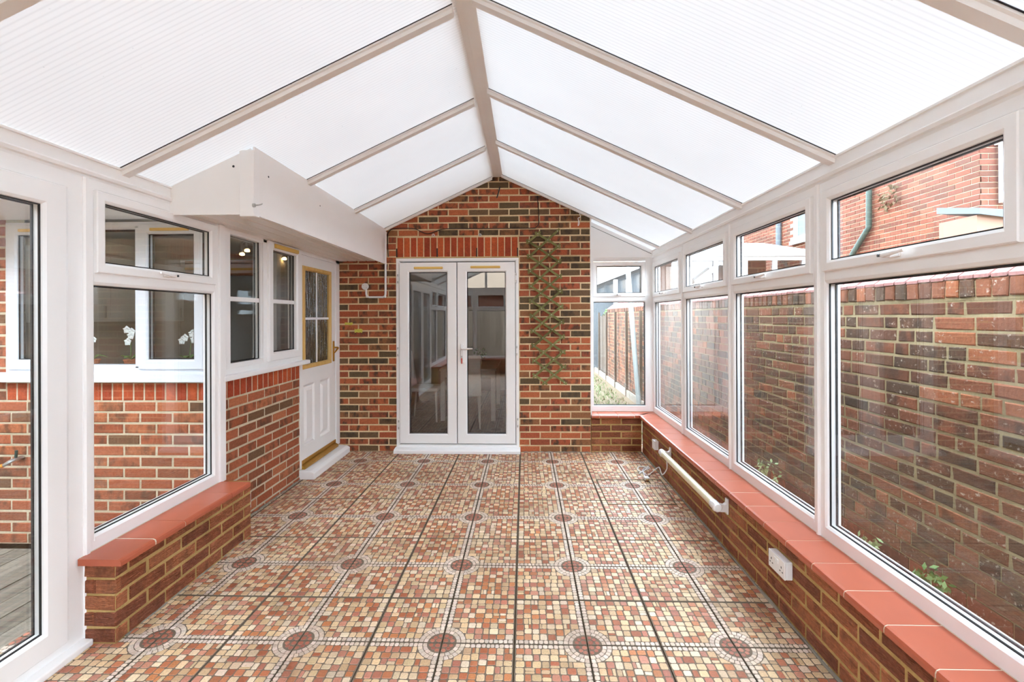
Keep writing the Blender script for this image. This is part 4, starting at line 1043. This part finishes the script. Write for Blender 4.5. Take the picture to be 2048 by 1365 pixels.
# ================================================================== SMALL THINGS IN THE CONSERVATORY
# trellis
YTR = YB - .028
tre = tag(empty('trellis', on(1095, 615, Y=YTR)), 'green expanding diamond lattice trellis hung on the brick back wall', 'trellis')
T0 = tre.location.copy()
dr = lambda y: (y - 475) / 290 * 13.5
def nd(col, k):
    y = {'L': 483.4, 'A': 468.1, 'B': 480.4, 'R': 462.8}[col] + {'L': 29.8, 'A': 29.75, 'B': 29.9, 'R': 30.2}[col] * k
    x = {'L': 1057.5, 'A': 1076, 'B': 1095.5, 'R': 1115}[col] + dr(y)
    return on(x, y, Y=YTR) - T0
def slat(a, b, y):
    d = (b - a).normalized(); a = a - d * .035; b = b + d * .035; n = Vector((-d.z, 0, d.x)) * .0122
    vs = [a - n, b - n, b + n, a + n]
    mb = MB().add([(v.x, y, v.z) for v in vs] + [(v.x, y + .007, v.z) for v in vs], [(0, 1, 2, 3), (7, 6, 5, 4), (0, 4, 5, 1), (1, 5, 6, 2), (2, 6, 7, 3), (3, 7, 4, 0)])
    obj('slat', mb, 'trellis', tre)
slat(nd('L', 0), nd('A', 0), -.009)
for k in range(1, 10): slat(nd('L', k), nd('R', k - 1), -.009)
slat(nd('A', 10), nd('R', 9), -.009)
slat(nd('A', 0), nd('R', 1), 0)
for k in range(0, 9): slat(nd('L', k), nd('R', k + 2), 0)
slat(nd('L', 9), nd('A', 10), 0)
for c, n in (('L', 10), ('A', 11), ('B', 10), ('R', 11)):
    for k in range(n):
        q = nd(c, k); obj('rivet', MB().tube([(q.x, -.012, q.z), (q.x, -.004, q.z)], .004, 6), 'white_plastic', tre)
# conduit
YCO = YB - .014
cd = tag(empty('cable_conduit', on(771, 595, Y=YCO)), 'white plastic cable conduit with round box on the brick back wall', 'conduit')
T1 = cd.location.copy(); W = lambda x, y: on(x, y, Y=YCO) - T1
path = [W(771, 464), W(771, 588), W(770.3, 592.5), W(766, 595), W(738, 595), W(733.5, 592.5), W(732.5, 588), W(732, 578)]
obj('pipe', MB().tube(path, .012, 10), 'white_plastic', cd, smooth=True)
for (x, y) in ((771, 466), (770, 593.5), (734, 593.5)):
    q = W(x, y); obj('elbow', MB().lathe([(.001, -.017), (.012, -.012), (.0165, 0), (.012, .012), (.001, .017)], 10, 0, q), 'white_plastic', cd, smooth=True)
q = W(730.5, 573.5); rb = obj('round_box', MB().tube([(q.x, -.016, q.z), (q.x, .012, q.z)], .037, 20), 'white_plastic', cd, bevel=.003)
for s in (-1, 1): obj('screw', MB().tube([(q.x + s * .018, -.018, q.z - s * .012), (q.x + s * .018, -.015, q.z - s * .012)], .004, 8), 'steel', rb)
# black cable along the wall
def cable(name, label, pts, r, mat, cat, Y=None):
    P = [on(x, y, Y=Y) for x, y in pts]; o = P[0].copy()
    Q2 = []
    for i in range(len(P) - 1):
        p0, p1, p2, p3 = P[max(i - 1, 0)], P[i], P[i + 1], P[min(i + 2, len(P) - 1)]
        for t in (0, .25, .5, .75):
            Q2.append(.5 * ((2 * p1) + (-p0 + p2) * t + (2 * p0 - 5 * p1 + 4 * p2 - p3) * t * t + (-p0 + 3 * p1 - 3 * p2 + p3) * t ** 3) - o)
    Q2.append(P[-1] - o)
    return tag(obj(name, MB().tube(Q2, r, 6), mat, None, o, smooth=True), label, cat)
cable('wall_cable', 'thin black cable clipped across the brick back wall above the lintel', [(776.5, 514), (775, 480), (778, 463), (792, 457.5), (827, 457.5), (851, 467.2), (864, 466), (891, 458), (960, 457.5), (1060, 456.6), (1071, 455.5), (1077, 448), (1077.6, 432), (1076, 410), (1075, 392)], .0045, 'black', 'cable', YB - .006)
cable('loose_cable_end', 'short black cable end poking from the gable bricks', [(999.6, 374), (997, 385), (993.5, 396)], .007, 'black', 'cable', YB - .012)
cable('knotted_string', 'knotted white string hanging from the gable bricks', [(1158, 425), (1161, 434), (1156, 437), (1159, 446), (1156, 452), (1157.5, 440)], .004, 'white_plastic', 'cord', YB - .012)
for i, (x, y) in enumerate(((867.7, 471), (960.7, 470.5))):
    q = on(x, y, Y=YB - .001); h = tag(empty('screw_eye', q), ['steel screw eye above the lintel nearer the conduit', 'steel screw eye above the lintel nearer the trellis'][i], 'hook', 'screw eyes over the lintel')
    obj('shank', MB().tube([(0, 0, .008), (0, -.03, .008)], .005, 8), 'steel', h)
    obj('eye', MB().tube([(.013 * math.cos(t), -.032, .013 * math.sin(t) - .004) for t in [2 * PI * k / 12 for k in range(13)]], .004, 6), 'steel', h)
# tube heater
hz = tag(empty('tube_heater', (1.29, 3.5, .288)), 'cream tubular heater on white brackets low on the right-hand brick wall', 'heater')
obj('tube', MB().tube([(-.075, -.52, 0), (-.075, .62, 0)], .026, 16), 'cream_plastic', hz, smooth=True)
for y0, s in ((-.52, -1), (.62, 1)):
    obj('end_cap', MB().tube([(-.075, y0 - s * .045, 0), (-.075, y0 - s * .042, 0), (-.075, y0 + s * .03, 0), (-.075, y0 + s * .036, 0)], [.026, .0285, .0285, .022], 16), 'white_plastic', hz, smooth=True)
    yb = y0 - s * .0
    br = obj('bracket', MB().prism([(-.095, -.028), (-.05, -.034), (-.012, -.034), (-.012, -.050), (-.001, -.050), (-.001, .050), (-.012, .050), (-.014, .020), (-.03, .010), (-.05, .016), (-.07, .028), (-.095, .024)], yb + s * .002 - .016, yb + s * .002 + .016, 'y'), 'white_plastic', hz, bevel=.003)
# heater flex with plug
fx = tag(empty('heater_flex', (1.12, 4.25, 0)), 'white flex and plug lying coiled on the floor by the heater', 'cable')
g = lambda x, y, z=.006: on(x, y, Z=z) - Vector((1.12, 4.25, 0))
s0 = Vector((1.232, 4.06, .252)) - Vector((1.12, 4.25, 0))
pts = [s0, s0 + Vector((.0, -.01, -.08)), Vector((1.19, 4.05, .12)) - Vector((1.12, 4.25, 0)), g(1318, 935, .05), g(1306, 944), g(1296, 952), g(1287, 946), g(1277, 943), g(1276, 936), g(1285, 934), g(1299, 937), g(1290, 941), g(1278, 948), g(1284, 944), g(1288, 938), g(1297, 934), g(1287, 944), g(1290, 955)]
sm = []
for i in range(len(pts) - 1):
    p0, p1, p2, p3 = pts[max(i - 1, 0)], pts[i], pts[i + 1], pts[min(i + 2, len(pts) - 1)]
    for t in (0, .33, .66): sm.append(.5 * ((2 * p1) + (-p0 + p2) * t + (2 * p0 - 5 * p1 + 4 * p2 - p3) * t * t + (-p0 + 3 * p1 - 3 * p2 + p3) * t ** 3))
for i, v in enumerate(sm): v.z = max(v.z, .006) + (.004 * (i % 5 == 0) if i > 12 else 0)
obj('flex', MB().tube(sm + [pts[-1]], .0052, 6), 'white_plastic', fx, smooth=True)
q = g(1293, 962, 0); pg = obj('plug', B(q.x - .022, q.x + .022, q.y - .026, q.y + .026, .008, .036), 'white_plastic', fx, bevel=.006)
for dx, dy in ((0, -.008), (-.011, -.02), (.011, -.02)): obj('pin', B(q.x + dx - .003, q.x + dx + .003, q.y - .045, q.y - .02, .016, .024), 'brass', pg)
# double socket
so = tag(empty('double_socket', (1.29, 2.338, .262)), 'white double wall socket on the right-hand brick wall', 'socket')
obj('back_box', B(-.032, -.0005, -.073, .073, -.043, .043), 'white_plastic', so, bevel=.004)
fp_ = obj('face_plate', B(-.041, -.032, -.0735, .0735, -.0435, .0435), 'white_plastic', so, bevel=.003)
for s in (-1, 1):
    obj('rocker', B(-.0445, -.040, s * .012 - .008, s * .012 + .008, .008, .030), 'white_plastic', fp_, bevel=.002)
    c = s * .045
    for (dy, dz, w, h) in ((0, .006, .003, .005), (-.011, -.014, .0045, .0025), (.011, -.014, .0045, .0025)):
        obj('pin_slot', B(-.0416, -.040, c + dy - w, c + dy + w, dz - h, dz + h), 'black', fp_)
# fused spur box
sb_ = tag(empty('spur_box', (1.29, 4.54, .247)), 'white square switched spur box above the heater end', 'switch')
obj('back_box', B(-.032, -.0005, -.043, .043, -.043, .043), 'white_plastic', sb_, bevel=.004); f2 = obj('face_plate', B(-.040, -.032, -.0435, .0435, -.0435, .0435), 'white_plastic', sb_, bevel=.003)
obj('rocker', B(-.043, -.039, -.008, .008, -.012, .012), 'white_plastic', f2, bevel=.002)
# small white cover by the low wall
q0 = on(488, 990, X=-2.05); q1 = on(494, 1017, X=-2.05)
lb = tag(empty('junction_cover', (XH, 3.345, .145)), 'small white junction cover low on the house wall beside the tiled sill', 'cover')
obj('box', B(.0005, .03, -.045, .045, -.06, .06), 'white_plastic', lb, bevel=.004); obj('lid', B(.03, .036, -.046, .046, -.061, .061), 'white_plastic', lb, bevel=.003)
